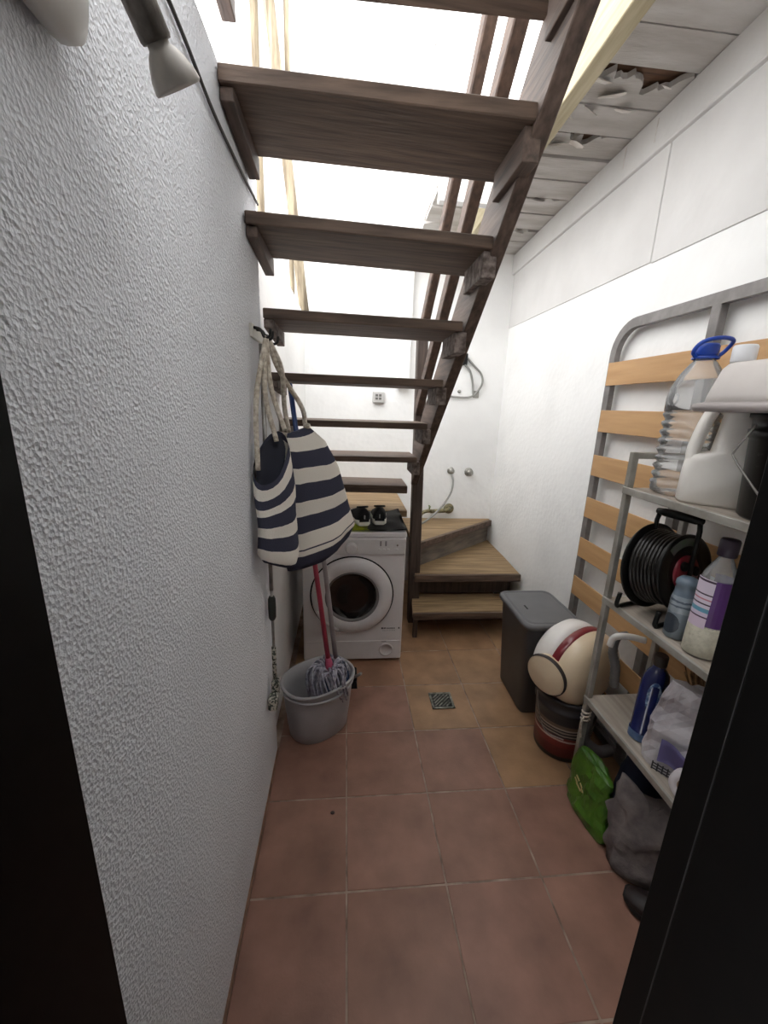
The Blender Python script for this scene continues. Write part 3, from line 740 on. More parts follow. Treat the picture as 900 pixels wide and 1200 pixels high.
# ------------------------------------------------------------------ bed base leaning on the wall
MBed = mat('grey_bed_metal', S(132, 128, 126), S(112, 108, 106), scale=20, rough=.45, metal=.25)
MSlat = wood('beech_slat', S(196, 156, 110), S(174, 134, 90), 1, scale=5, bump=.08, rough=.5)
bed = T('bed_base', 'slatted bed base with grey metal frame standing on end against the right wall', 'bed base', (1.57, 1.40, 0))
BP = dict(parent=bed, world=True)
Xb = 1.562; yA, yB, zT = 1.955, 0.82, 1.945
path = [(Xb, yA-.02, 0.03), (Xb, yA-.02, zT-.13)] + [(Xb, yA-.02-.13+.13*math.cos(a), zT-.13+.13*math.sin(a)) for a in [PI/2*q/8 for q in range(1, 9)]] + [(Xb, yB+.15, zT)]
path += [(Xb, yB+.02+.13-.13*math.sin(a), zT-.13+.13*math.cos(a)) for a in [PI/2*q/8 for q in range(1, 9)]] + [(Xb, yB+.02, .03)]
fr = MB(); 
# rectangular tube swept along the outline
pv = [Vector(p) for p in path]; rings = []
for i, p in enumerate(pv):
    t = (pv[min(i+1, len(pv)-1)]-pv[max(i-1, 0)]).normalized(); sx = Vector((1, 0, 0)); n_ = t.cross(sx)
    rings.append([p+sx*.013+n_*.02, p-sx*.013+n_*.02, p-sx*.013-n_*.02, p+sx*.013-n_*.02])
fr.loft(rings, smooth=False); obj('frame', fr, MBed, **BP)
obj('foot_rail', MB().box(Xb-.013, Xb+.013, yB+.02, yA-.02, .01, .05, bev=.002), MBed, **BP)
obj('middle_tube', MB().box(Xb-.012, Xb+.018, 1.385, 1.425, .05, zT-.018, bev=.002), MBed, **BP)
for k in range(9):
    z = 1.735-.2175*k
    if z < .06: break
    obj('slat', MB().box(Xb-.020, Xb-.0135, yB+.012, yA-.012, z-.052, z+.052, bev=.0015), MSlat, **BP)

# ------------------------------------------------------------------ shelving unit
MShelf = mat('pale_grey_metal', S(168, 165, 158), S(142, 138, 130), scale=14, rough=.5, metal=.3)
MBoard = wood('grey_oak_board', S(186, 176, 164), S(140, 130, 118), 1, scale=7, rough=.55, bump=.1)
sh = T('shelving_unit', 'low metal shelving unit with grey wood-look boards in front of the bed base', 'shelf', (1.40, 1.0, 0))
HP = dict(parent=sh, world=True)
xs0, xs1, ys0, ys1 = 1.285, 1.525, 0.56, 1.31
for x in (xs0, xs1):
    for y in (ys1, ys0):
        obj('upright', MB().box(x-.011, x+.011, y-.011, y+.011, 0, 1.43, bev=.002), MShelf, **HP)
for y in (ys1, ys0): obj('top_rung', MB().box(xs0, xs1, y-.010, y+.010, 1.408, 1.43, bev=.002), MShelf, **HP)
for z in (1.305, .885, .447):
    bo = obj('shelf_board', MB().box(xs0-.006, xs1+.012, ys0-.008, ys1+.008, z-.016, z, bev=.002), MBoard, **HP)
    obj('front_rail', MB().box(xs0-.016, xs0-.006, ys0-.008, ys1+.008, z-.020, z+.004, bev=.0015), MShelf, bo, world=True)
kn = MB(); kn.tube([Vector((xs0-.001+.016*math.cos(t*2*PI/8), ys1-.006+.016*math.sin(t*2*PI/8), .335+.0022*t)) for t in range(25)], .004, 6)
kn.tube(spline([(xs0-.014, ys1-.014, .36), (xs0-.026, ys1-.02, .33), (xs0-.018, ys1-.024, .27)], 4), .004, 6)
single('string', kn, MRope, 'white string knotted around the shelf leg above the green bag', 'string', (xs0, ys1, .33))

# ------------------------------------------------------------------ on the top shelf (z 1.305)
Z1 = 1.3055
MClear = clear_plastic('clear_plastic_bottle', tint=(0.97, 0.98, 0.985, 1), body=0.22)
Mcap = mat('blue_cap_plastic', S(28, 74, 178), S(22, 60, 150), rough=.35)
wbt = T('water_bottle', 'large clear ribbed water bottle with a blue cap and carrying handle', 'bottle', (1.385, 1.218, Z1))
pf = [(.0, .004), (.060, 0), (.074, .008), (.077, .02)]
z = .03
while z < .255:
    pf += [(.076, z), (.080, z+.006), (.078, z+.012), (.071, z+.016), (.071, z+.020)]; z += .027
pf += [(.078, .262), (.079, .30), (.074, .335), (.056, .375), (.036, .405), (.025, .418), (.0235, .44)]
obj('body', MB().lathe(pf, 40, caps=(False, False)), MClear, wbt)
obj('cap', MB().lathe([(.029, .425), (.031, .43), (.031, .455), (.027, .462)], 28), Mcap, wbt)
hb_ = MB().tube(spline([(-.034, 0, .424), (-.052, -.01, .438), (-.045, -.03, .462), (.0, -.04, .474), (.05, -.03, .470), (.055, -.005, .445), (.034, 0, .424)], 6), .006, 8)
hb_.lathe([(.035, .418), (.036, .424), (.026, .428)], 24, caps=(False, False))
obj('handle', hb_, Mcap, wbt)
obj('embossed_ring', MB().tube([Vector((-.078-.003*0, 0, .30))+Vector((0, .020*math.cos(a), .020*math.sin(a))) for a in [2*PI*q/18 for q in range(18)]], .0025, 6, closed=True), MClear, wbt)

MHD = mat('white_jug_plastic', S(236, 232, 226), S(228, 224, 218), rough=.4, trans=0.0)
jg = T('detergent_jug', 'white plastic detergent jug with moulded handle and pale screw cap', 'jug', (1.388, 1.078, Z1), (0, 0, -.70))
rg = []
for z, x0, x1, b in ((0, -.088, .088, .052), (.008, -.095, .095, .058), (.10, -.094, .095, .060), (.125, -.091, .095, .060), (.142, -.080, .095, .060), (.152, -.036, .095, .058), (.20, -.030, .094, .056), (.255, -.024, .092, .054), (.272, -.046, .09, .052), (.30, -.050, .085, .048), (.34, -.046, .056, .040), (.375, -.036, .014, .026), (.385, -.033, .009, .021), (.40, -.032, .008, .020)):
    rg.append(sellipse((x0+x1)/2, 0, z, (x1-x0)/2, b, n=32, ex=3.2 if z < .3 else 2.2))
obj('body', MB().loft(rg), MHD, jg)
hr = []
hp_ = spline([(-.070, 0, .10), (-.075, 0, .15), (-.068, 0, .20), (-.056, 0, .25), (-.034, 0, .305)], 5)
for i, p in enumerate(hp_):
    hr.append([Vector((p.x+.018*math.cos(t), (.046-.012*math.sin(PI*i/(len(hp_)-1)))*math.sin(t), p.z)) for t in [2*PI*q/16 for q in range(16)]])
obj('handle', MB().loft(hr), MHD, jg)
obj('cap', MB().lathe([(.027, .396), (.028, .40), (.028, .436), (.025, .441)], 28, Matrix.Translation((-.012, 0, 0))), mat('pale_cap', S(226, 228, 232), rough=.4), jg)

MBB = mat('black_bucket_plastic', (0.0016, 0.0016, 0.002, 1), S(70, 70, 76), scale=45, rough=.35, lo=.62, hi=.85, detail=7, spec=.3)
bb = T('black_bucket', 'black plastic bucket with pale paint spatters and wire handle on the top shelf', 'bucket', (1.415, .888, Z1))
obj('body', MB().lathe([(.098, 0), (.104, .006), (.116, .20), (.122, .205), (.122, .222), (.117, .225), (.118, .25), (.125, .252), (.125, .262), (.112, .262), (.10, .02)], 36), MBB, bb)
obj('wire_handle', MB().tube(spline([(-.125, .03, .235), (-.134, .06, .17), (-.136, .055, .15), (-.128, .005, .095), (-.118, -.055, .034)], 4), .0028, 6), MSteel, bb)
obj('handle_end', MB().lathe([(0, -.010), (.008, -.006), (.010, 0), (.008, .006), (0, .010)], 12, Matrix.Translation((-.118, -.058, .032))), MSteel, bb, label='shiny wire end')
bs = T('plastic_basin', 'light grey plastic basin turned upside down on top of the black bucket', 'basin', (1.366, .89, Z1+.2625))
obj('rim', MB().loft([sellipse(0, 0, z, a, b, n=36, ex=4) for z, a, b in ((0, .150, .165), (.0, .166, .180), (.008, .172, .186), (.018, .170, .184), (.024, .150, .164))]), mat('grey_rim_plastic', S(158, 150, 148), rough=.5), bs)
obj('body', MB().loft([sellipse(0, 0, z, a, b, n=36, ex=4) for z, a, b in ((.012, .152, .166), (.04, .149, .162), (.105, .132, .146), (.118, .122, .136), (.121, .10, .11))]), mat('pale_basin_plastic', S(196, 190, 186), S(188, 182, 178), rough=.5), bs)

# ------------------------------------------------------------------ on the middle shelf (z .885)
Z2 = .8855
MRB = mat('black_reel_plastic', (0.003, 0.003, 0.003, 1), (0.005, 0.005, 0.005, 1), rough=.4, spec=.35)
MCab = mat('black_cable_rubber', (0.004, 0.0035, 0.0035, 1), (0.012, 0.010, 0.009, 1), scale=60, rough=.33)
rl = T('cable_reel', 'black extension cable reel with red centre and carrying handle on the middle shelf', 'cable reel', (1.392, 1.185, Z2))
ctr = Vector((1.392, 1.185, Z2+.166)); an = Vector((.25, -.95, .14)).normalized()
def AR(d): return axisM(ctr+an*d, an, (1, 0, 0))
def disc(r0, r1, d, t): return [(r0, d), (r1-.004, d), (r1, d+t*.3), (r1, d+t*.7), (r1-.004, d+t), (r0, d+t), (r0, d)]
RP = dict(parent=rl, world=True)
obj('back_flange', MB().lathe(disc(.03, .150, -.062, .008), 48, AR(0), caps=(False, False)), MRB, **RP)
obj('front_flange', MB().lathe([(.060, .045), (.085, .047), (.122, .047), (.128, .049), (.128, .055), (.120, .056), (.10, .052), (.085, .055), (.060, .055), (.060, .045)], 48, AR(0), caps=(False, False)), MRB, **RP)
obj('drum', MB().lathe([(.068, -.055), (.068, .046)], 32, AR(0)), MRB, **RP)
cb = MB(); M0 = AR(0); pts = []
for layer in range(3):
    for q in range(8*24):
        tt = q/24; pp = tt if layer % 2 == 0 else 8-tt
        a = 2*PI*q/24
        rr_ = .098+.0145*layer - .0022*pp + .003*noise.noise(Vector((q*.13, layer, 0)))
        pts.append(M0 @ Vector((rr_*math.cos(a), rr_*math.sin(a), -.047+.0115*pp)))
cb.tube(pts, .0066, 6); obj('cable', cb, MCab, **RP)
obj('centre_plate', MB().lathe([(.058, .044), (.060, .058), (.045, .062), (.018, .064), (.0, .064)], 36, AR(0)), mat('dark_red_plastic', S(128, 28, 44), S(110, 22, 36), rough=.4), label='red centre', **RP)
for a in (0.2, 2.3, 4.4):
    obj('socket', MB().lathe([(.016, .062), (.016, .068), (.012, .0685), (.012, .064), (0, .064)], 18, AR(0) @ Matrix.Translation((.034*math.cos(a), .034*math.sin(a), 0))), MRB, **RP)
lbm = MB(); rr1 = []
for q in range(9):
    a = 1.35+q*.13
    rr1.append([AR(0) @ Vector((r_*math.cos(a), r_*math.sin(a), .0565+dz)) for r_, dz in ((.090, 0), (.116, 0), (.116, .001), (.090, .001))])
lbm.loft(rr1, smooth=False); obj('label', lbm, mat('green_grey_label', S(70, 96, 70), S(96, 90, 96), scale=30, rough=.5), label='green and grey sticker', **RP)
hz = Vector((an.x, an.y, 0)).normalized(); side = Vector((-hz.y, hz.x, 0))
for d in (-.076, .068):
    q0 = Vector((ctr.x, ctr.y, Z2+.008)) + hz*d
    fr = MB()
    fr.tube(spline([q0+side*.105+Vector((0, 0, .05)), q0+side*.11, q0+side*.06, q0-side*.06, q0-side*.11, q0-side*.105+Vector((0, 0, .05))], 6), .0075, 8)
    fr.tube([q0+Vector((0, 0, .0)), Vector((ctr.x, ctr.y, ctr.z))+hz*d*.98, Vector((ctr.x, ctr.y, ctr.z+.155))+hz*d*.98, Vector((ctr.x, ctr.y, ctr.z+.185))+hz*d*.9], .0075, 8)
    obj('stand', fr, MRB, **RP)
hp = Vector((ctr.x, ctr.y, ctr.z+.186))
obj('carry_handle', MB().tube([hp-hz*.078, hp-hz*.05, hp+hz*.05, hp+hz*.07], [.010, .014, .014, .010], 10), MRB, **RP)

Mgb = ramp_mat('grey_blue_printed_bottle', 2, [(0, S(120, 132, 142)), (.09, S(150, 160, 168)), (.108, S(90, 100, 112)), (.114, S(150, 160, 168)), (.124, S(86, 96, 110)), (.129, S(148, 158, 168)), (.142, S(110, 124, 138)), (.2, S(104, 120, 136)), (.3, S(104, 120, 136))], rough=.3, jitter=.01, jscale=60)
gb = T('spray_bottle', 'slim grey-blue bottle with dark oval print between cable reel and purple bottle', 'bottle', (1.335, 1.045, Z2), (-.02, .03, 0))
obj('body', MB().lathe([(.030, 0), (.034, .004), (.034, .12), (.032, .135), (.029, .15), (.0285, .168), (.031, .172), (.030, .185), (.020, .196), (.0, .199)], 28), Mgb, gb)
ov = MB()
rr1 = []
for q in range(11):
    a = PI+.35-1.05+q*.16
    hq = .032*math.sqrt(max(0.02, 1-((q-5)/5.2)**2))
    rr1.append([Vector((.0345*math.cos(a), .0345*math.sin(a), .048-hq)), Vector((.0345*math.cos(a), .0345*math.sin(a), .048+hq)), Vector((.035*math.cos(a), .035*math.sin(a), .048+hq)), Vector((.035*math.cos(a), .035*math.sin(a), .048-hq))])
ov.loft(rr1, smooth=False); obj('label', ov, mat('dark_slate_print', S(52, 60, 70), rough=.4), gb, label='dark oval print')

pu = T('detergent_bottle', 'clear bottle with white contents, purple label and dark purple cap', 'bottle', (1.335, .955, Z2), (0, .03, .1))
obj('body', MB().lathe([(.038, 0), (.044, .005), (.044, .215), (.043, .23), (.036, .255), (.022, .285), (.017, .295), (.0165, .312)], 32, caps=(True, False)), MClear, pu)
obj('contents', MB().lathe([(.037, -.0), (.0448, .006), (.0448, .090), (.043, .105), (.0, .106)], 28), mat('white_pearls', S(222, 218, 200), S(206, 202, 184), scale=60, rough=.6, bump=.5, bscale=150), pu)
obj('cap', MB().lathe([(.021, .30), (.023, .303), (.023, .345), (.020, .350), (.0, .351)], 24), mat('dark_purple_cap', S(40, 26, 44), rough=.4), pu)
def wrap(a0, a1, z0, z1, r=.0448, n=14):
    rr1 = []
    for q in range(n+1):
        a = a0+(a1-a0)*q/n
        rr1.append([Vector((r_*math.cos(a), r_*math.sin(a), z)) for r_, z in ((r, z0), (r, z1), (r+.0006, z1), (r+.0006, z0))])
    return MB().loft(rr1, smooth=False)
obj('label', wrap(PI+.55, 2*PI+.9, .10, .235), mat('purple_label', S(86, 44, 112), S(74, 36, 98), rough=.4), pu, label='purple wrap label')
wl_ = obj('text_label', wrap(PI-.7, PI+.55, .092, .235), ramp_mat('lilac_text_label', 2, [(.09, S(214, 196, 214)), (.122, S(70, 40, 70)), (.126, S(206, 196, 216)), (.138, S(96, 150, 176)), (.150, S(214, 206, 222)), (.160, S(60, 40, 60)), (.164, S(216, 206, 220)), (.174, S(190, 120, 140)), (.178, S(216, 206, 220)), (.188, S(60, 40, 60)), (.192, S(212, 200, 216)), (.226, S(60, 40, 60)), (.232, S(212, 200, 216)), (.24, S(212, 200, 216))], rough=.45), pu, label='pale lilac text panel')

# ------------------------------------------------------------------ on the bottom shelf (z .447)
Z3 = .4475
Mblue = mat('blue_bottle_plastic', S(26, 36, 92), S(20, 28, 76), rough=.25, coat=.3)
bl = T('cleaner_bottle', 'dark blue cleaning bottle with a pale label and brown cap on the bottom shelf', 'bottle', (1.360, 1.105, Z3), (0, .03, .3))
obj('body', MB().loft([sellipse(0, 0, z, a, b, n=30, ex=2.6) for z, a, b in ((0, .040, .030), (.006, .047, .036), (.03, .048, .037), (.036, .046, .035), (.22, .046, .035), (.25, .040, .031), (.27, .026, .022), (.278, .018, .018), (.29, .017, .017))]), Mblue, bl)
obj('cap', MB().lathe([(.020, .286), (.021, .29), (.021, .322), (.018, .326)], 20), mat('brown_cap', S(56, 46, 40), rough=.5), bl)
obj('base_band', MB().loft([sellipse(0, 0, z, a, b, n=30, ex=2.6) for z, a, b in ((.004, .0482, .0372), (.034, .0488, .0378))], caps=(False, False)), mat('light_blue_band', S(84, 112, 150), S(60, 84, 126), scale=30, rough=.35), bl)
rr1 = []
for q in range(9):
    a = PI+.75-.5+q*.125; hq = .055*math.sqrt(max(.03, 1-((q-4)/4.3)**2))
    rr1.append([Vector((.0475*math.cos(a)*rf, .0365*math.sin(a)*rf, .185+zz)) for zz, rf in ((-hq, 1.0), (hq, 1.0), (hq, 1.02), (-hq, 1.02))])
obj('label', MB().loft(rr1, smooth=False), mat('blue_white_label', S(150, 176, 200), S(50, 80, 130), scale=60, rough=.4, lo=.45, hi=.55), bl, label='pale blue printed label')

def pouch(name, label, loc, w, h, d, mtl, rot, seed, lean=0.0, parts=True, top=.25, group=None):
    """a slack plastic or cloth bag standing on its base, gathered at the top"""
    t = T(name, label, 'bag', loc, rot, group)
    rings = []; N = 26
    for i in range(15):
        v = i/14; z = h*v
        a = w/2*(1-.10*v) if v < .6 else w/2*(.94-(v-.6)/.4*.35)
        b = d/2*(1-v*.55)*(1-top*v) + .004
        ring = []
        for k in range(N):
            an_ = 2*PI*k/N
            q = Vector((a*math.cos(an_), b*math.sin(an_), z))
            nz = noise.noise(Vector((q.x*16+seed, q.y*16, q.z*13)))*.9 + noise.noise(Vector((q.x*40+seed, q.y*40, q.z*30)))*.4
            q.x += nz*.014*min(1, v*5); q.y += nz*.026*min(1, v*5) - lean*v*v
            if i == 14: q.z += .02*noise.noise(Vector((k*.7, seed, 0)))
            ring.append(q)
        rings.append(ring)
    obj('body', MB().loft(rings, smooth=False), mtl, t)
    return t
Msil = mat('silver_white_film', S(206, 202, 206), S(150, 146, 152), scale=9, rough=.3, spec=.7)
sb = pouch('plastic_bag', 'crinkled silvery white plastic bag with a lilac panel on the bottom shelf', (1.37, .96, Z3), .20, .31, .10, Msil, (0, 0, -.95), 3.0, lean=.01)
obj('print_panel', MB().sheet(lambda u, v: (-.045+.085*u, -.064+.01*math.sin(u*5), .045+.085*v*(1-.3*u)), 6, 4, thick=.0015), mat('lilac_print', S(120, 112, 160), rough=.4), sb, label='lilac printed panel')
pt = MB()
for q in range(3):
    pt.box(-.055+.0*q, -.005, -.0655, -.064, .012+.010*q, .016+.010*q)
for q in range(4): pt.box(-.055+.014*q, -.051+.014*q, -.0655, -.064, .010, .040)
obj('print', pt, mat('dark_print', (.03, .03, .035, 1)), sb, kind='stuff')
pouch('plastic_bag', 'plain off-white plastic bag stuffed beneath the middle shelf nearest the door frame', (1.43, .80, Z3), .16, .33, .12, mat('offwhite_film', S(196, 192, 186), S(170, 166, 160), rough=.4), (0, 0, -.7), 8.0)
rlr = T('tape_roll', 'white tape roll lying against the silvery bag on the bottom shelf', 'tape roll', (1.318, .868, Z3+.0455))
obj('tape', MB().lathe([(.022, -.02), (.042, -.02), (.044, -.016), (.044, .016), (.042, .02), (.022, .02), (.022, -.02)], 28, axisM((0, 0, 0), (-.8, -.5, .2)), caps=(False, False)), mat('white_tape', S(206, 200, 204), rough=.5), rlr)
obj('core', MB().lathe([(.0215, -.0195), (.0215, .0195), (.019, .0195), (.019, -.0195), (.0215, -.0195)], 24, axisM((0, 0, 0), (-.8, -.5, .2)), caps=(False, False)), mat('cardboard_core', S(150, 120, 90)), rlr)
bx = MB(); rn = random.Random(5)
for k in range(60):
    x, y = rn.uniform(-.035, .035), rn.uniform(-.03, .03)
    bx.tube([(x*.5, y*.5, .18), (x, y, .25), (x*1.5, y*1.5, .31+rn.uniform(-.02, .02))], .0016, 4)
br = T('straw_brush', 'worn straw brush standing bristles up behind the silvery bag', 'brush', (1.465, 1.02, Z3))
obj('bristles', bx, mat('straw_bristles', S(176, 146, 110), S(120, 92, 66), scale=40), br, kind='stuff')
obj('handle', MB().tube([(0, 0, 0), (0, 0, .10), (0, 0, .19)], [.016, .013, .022], 10), mat('brush_brown_wood', S(96, 64, 46), S(70, 46, 34)), br)

# ------------------------------------------------------------------ on the floor beneath the shelving
def sack(name, label, cat, pts_bottom, pts_top, mtl, seed, amp=.018, group=None, flat=False):
    """slumped closed shape between an irregular base outline and a top outline"""
    base = Vector((sum(p[0] for p in pts_bottom)/len(pts_bottom), sum(p[1] for p in pts_bottom)/len(pts_bottom), 0))
    pb_ = [Vector(p) for p in pts_bottom]; pt_ = [Vector(p) for p in pts_top]
    def dens(P, n=5):
        out = []; m = len(P)
        for i in range(m):
            a, b, c, d = P[i-1], P[i], P[(i+1) % m], P[(i+2) % m]
            for k in range(n):
                t = k/n; out.append(0.5*((2*b)+(c-a)*t+(2*a-5*b+4*c-d)*t*t+(3*b-a-3*c+d)*t**3))
        return out
    B, U = dens(pb_), dens(pt_)
    rings = []
    cB = sum(B, Vector())/len(B); cU = sum(U, Vector())/len(U)
    for i in range(13):
        v = i/12
        ring = []
        for q, (b, u) in enumerate(zip(B, U)):
            p = b.lerp(u, v); bulge = math.sin(PI*v)*.10
            c = cB.lerp(cU, v); p = c+(p-c)*(1+bulge)
            nz = noise.noise(Vector((p.x*14+seed, p.y*14, p.z*14))) + .5*noise.noise(Vector((p.x*34, p.y*34+seed, p.z*34)))
            p = p + (p-c).normalized()*nz*amp*(.3 if v == 0 else 1)
            p.z = max(p.z, .001)
            p.x = min(p.x, 1.535)
            ring.append(p)
        rings.append(ring)
    for sc, dz in ((.6, .006), (.2, .002)):
        rings.append([cU+(p-cU)*sc+Vector((0, 0, dz+.012*noise.noise(Vector((p.x*20, p.y*20, seed))))) for p in rings[12]])
    rings.insert(0, [cB+(p-cB)*.3 for p in rings[0]])
    t = T(name, label, cat, base, group=group)
    obj('body', MB().loft(rings, smooth=not flat), mtl, t, world=True)
    return t
Mgreen = mat('green_bag_print', S(86, 132, 40), S(52, 92, 28), scale=14, rough=.35, bump=.3, bscale=30, lo=.3, hi=.7)
gs = sack('soil_bag', 'glossy green plastic bag slumped on the floor beneath the shelving', 'bag',
     [(1.245, 1.275, 0), (1.235, 1.20, 0), (1.240, 1.11, 0), (1.265, 1.065, 0), (1.33, 1.10, 0), (1.35, 1.19, 0), (1.32, 1.265, 0)],
     [(1.262, 1.265, .245), (1.258, 1.22, .24), (1.26, 1.16, .235), (1.28, 1.115, .225), (1.30, 1.12, .225), (1.31, 1.18, .24), (1.295, 1.255, .245)], Mgreen, 1.0, .022, flat=True)
pm_ = MB()
for q, (dy, dz, w) in enumerate(((0, 0, .03), (.02, .012, .018), (-.012, .02, .014), (.012, .03, .02), (-.022, .006, .012))):
    pm_.bar((1.224, 1.19+dy-w/2, .125+dz), (1.224, 1.19+dy+w/2, .13+dz+.004), .004, .006)
obj('print', pm_, mat('cream_print', S(190, 178, 120)), gs, world=True, kind='stuff', label='cream mark')
Mgc = mat('grey_cloth', S(122, 114, 112), S(96, 90, 90), scale=20, rough=.95, bump=.4, bscale=60)
sack('cloth_sack', 'grey cloth sack folded on the floor in front of the green bag', 'bag',
     [(1.27, 1.04, 0), (1.255, .99, 0), (1.28, .94, 0), (1.35, .90, 0), (1.46, .90, 0), (1.49, .98, 0), (1.39, 1.04, 0)],
     [(1.285, 1.065, .33), (1.27, 1.02, .24), (1.285, .965, .17), (1.33, .90, .24), (1.41, .87, .34), (1.45, .93, .34), (1.36, 1.03, .27)], Mgc, 4.0, .030)
sack('navy_bundle', 'crumpled navy blue cloth bundle behind the grey sack under the shelf', 'cloth bundle',
     [(1.38, 1.20, 0), (1.37, 1.10, 0), (1.42, 1.06, 0), (1.50, 1.08, 0), (1.52, 1.18, 0), (1.46, 1.24, 0)],
     [(1.40, 1.18, .33), (1.39, 1.12, .34), (1.43, 1.09, .35), (1.49, 1.10, .34), (1.50, 1.17, .33), (1.45, 1.20, .33)], mat('navy_cloth', S(36, 46, 72), S(26, 34, 56), rough=.9), 6.0, .014)
sack('rag_bundle', 'pale grey rag bundle on the floor just behind the shelf leg', 'cloth bundle',
     [(1.37, 1.40, 0), (1.375, 1.33, 0), (1.43, 1.30, 0), (1.50, 1.32, 0), (1.52, 1.40, 0), (1.50, 1.44, 0)],
     [(1.385, 1.38, .13), (1.39, 1.34, .12), (1.43, 1.33, .13), (1.48, 1.34, .12), (1.49, 1.38, .11), (1.48, 1.41, .11)], mat('pale_rag', S(150, 144, 140), S(112, 106, 104), rough=.95), 9.0, .012) if False else None
shoe('slip_on_shoe', 'single dark shoe with a white stripe on the floor beside the door frame', (1.42, .705, 0), .75, None, mat('dark_brown_shoe', S(36, 24, 24), S(24, 16, 17), rough=.5), mat('dark_sole', S(26, 22, 22), rough=.7), True)

# ------------------------------------------------------------------ back wall fittings
Mchr = mat('dull_chrome', S(176, 174, 168), S(120, 118, 112), scale=40, rough=.3, metal=.8)
YW = 3.43
v1 = T('water_valve', 'left chrome stop valve on the back wall with a grey hose fitted', 'valve', (1.207, YW, 1.03), group='stop valves on the back wall')
v2 = T('water_valve', 'right chrome stop valve on the back wall without a hose', 'valve', (1.368, YW, 1.02), group='stop valves on the back wall')
for v, r in ((v1, .9), (v2, 1.1)):
    obj('rose', MB().lathe([(.034*r, 0), (.034*r, .004), (.026*r, .012), (.012, .014)], 20, axisM((0, 0, 0), (0, -1, 0))), Mchr, v)
    obj('knob', MB().lathe([(.012, .012), (.012, .03), (.024*r, .034), (.026*r, .05), (.018, .058), (0, .06)], 16, axisM((0, 0, 0), (0, -1, 0))), Mchr, v)
Mgrey = mat('grey_hose_rubber', S(150, 150, 146), S(130, 130, 126), rough=.5)
single('hose', MB().tube(spline([(1.207, 3.375, 1.005), (1.215, 3.35, .95), (1.20, 3.33, .86), (1.14, 3.31, .76), (1.06, 3.28, .68), (.97, 3.22, .63), (.90, 3.15, .617)], 8), .009, 8), Mgrey, 'grey hose curving from the left valve down to the upper wedge step', 'hose', (1.2, 3.3, .61))
tp = T('tap', 'corroded brass tap pipe low on the back wall above the wedge step', 'tap', (1.21, YW, .69))
Mbr = mat('corroded_brass', S(150, 140, 104), S(88, 86, 70), scale=50, rough=.6, metal=.4, bump=.3)
obj('flange', MB().lathe([(.046, 0), (.046, .006), (.036, .016), (.02, .02)], 20, axisM((1.215, YW, .69), (0, -1, 0))), Mbr, tp, world=True)
obj('pipe', MB().tube(spline([(1.215, 3.42, .69), (1.21, 3.385, .69), (1.17, 3.37, .685), (1.10, 3.37, .68), (1.04, 3.37, .678)], 5), .018, 12), Mbr, tp, world=True)
obj('spout', MB().tube(spline([(1.04, 3.37, .68), (1.0, 3.36, .68), (.96, 3.345, .665), (.945, 3.34, .635)], 5), .015, 10), Mbr, tp, world=True)
obj('tap_handle', MB().bar((1.03, 3.345, .722), (1.03, 3.395, .722), .014, .012, bev=.003).tube([(1.03, 3.37, .69), (1.03, 3.37, .72)], .007, 8), mat('green_tap_handle', S(120, 132, 90), rough=.5), tp, world=True)
plg = T('wall_socket', 'black plug box on the back wall with a looped grey cable', 'socket', (1.235, YW, 1.93))
obj('box', MB().box(1.20, 1.27, YW-.04, YW-.0005, 1.895, 1.985, bev=.006), MDk, plg, world=True)
obj('cable', MB().tube(spline([(1.262, 3.40, 1.955), (1.32, 3.40, 1.90), (1.395, 3.405, 1.83), (1.41, 3.41, 1.755), (1.365, 3.41, 1.68), (1.345, 3.41, 1.665), (1.33, 3.41, 1.76), (1.30, 3.405, 1.85), (1.25, 3.40, 1.90)], 8), .0085, 8), Mgrey, plg, world=True)
obj('cable_end', MB().tube(spline([(1.36, 3.41, 1.668), (1.30, 3.41, 1.645), (1.20, 3.41, 1.645), (1.08, 3.41, 1.66), (1.0, 3.41, 1.68)], 8), .008, 8), Mgrey, plg, world=True)
obj('clip_plate', MB().box(1.345, 1.395, YW-.012, YW-.0005, 1.645, 1.70, bev=.003), Mchr, plg, world=True)
obj('screw', MB().lathe([(.014, 0), (.014, .01), (.0, .014)], 12, axisM((1.228, YW, 1.69), (0, -1, 0))), Mchr, plg, world=True)
sk = T('junction_box', 'small white junction box on the back wall behind the treads', 'junction box', (.556, YW, 1.62))
obj('cover', MB().box(.51, .605, YW-.035, YW-.0005, 1.575, 1.665, bev=.006), mat('offwhite_box', S(200, 198, 196), rough=.5), sk, world=True)
for q in range(2):
    for w in range(2): obj('socket_hole', MB().box(.533+.028*q, .553+.028*q, YW-.0365, YW-.034, 1.60+.025*w, 1.618+.025*w), mat('grey_hole', S(110, 108, 104)), sk, world=True)

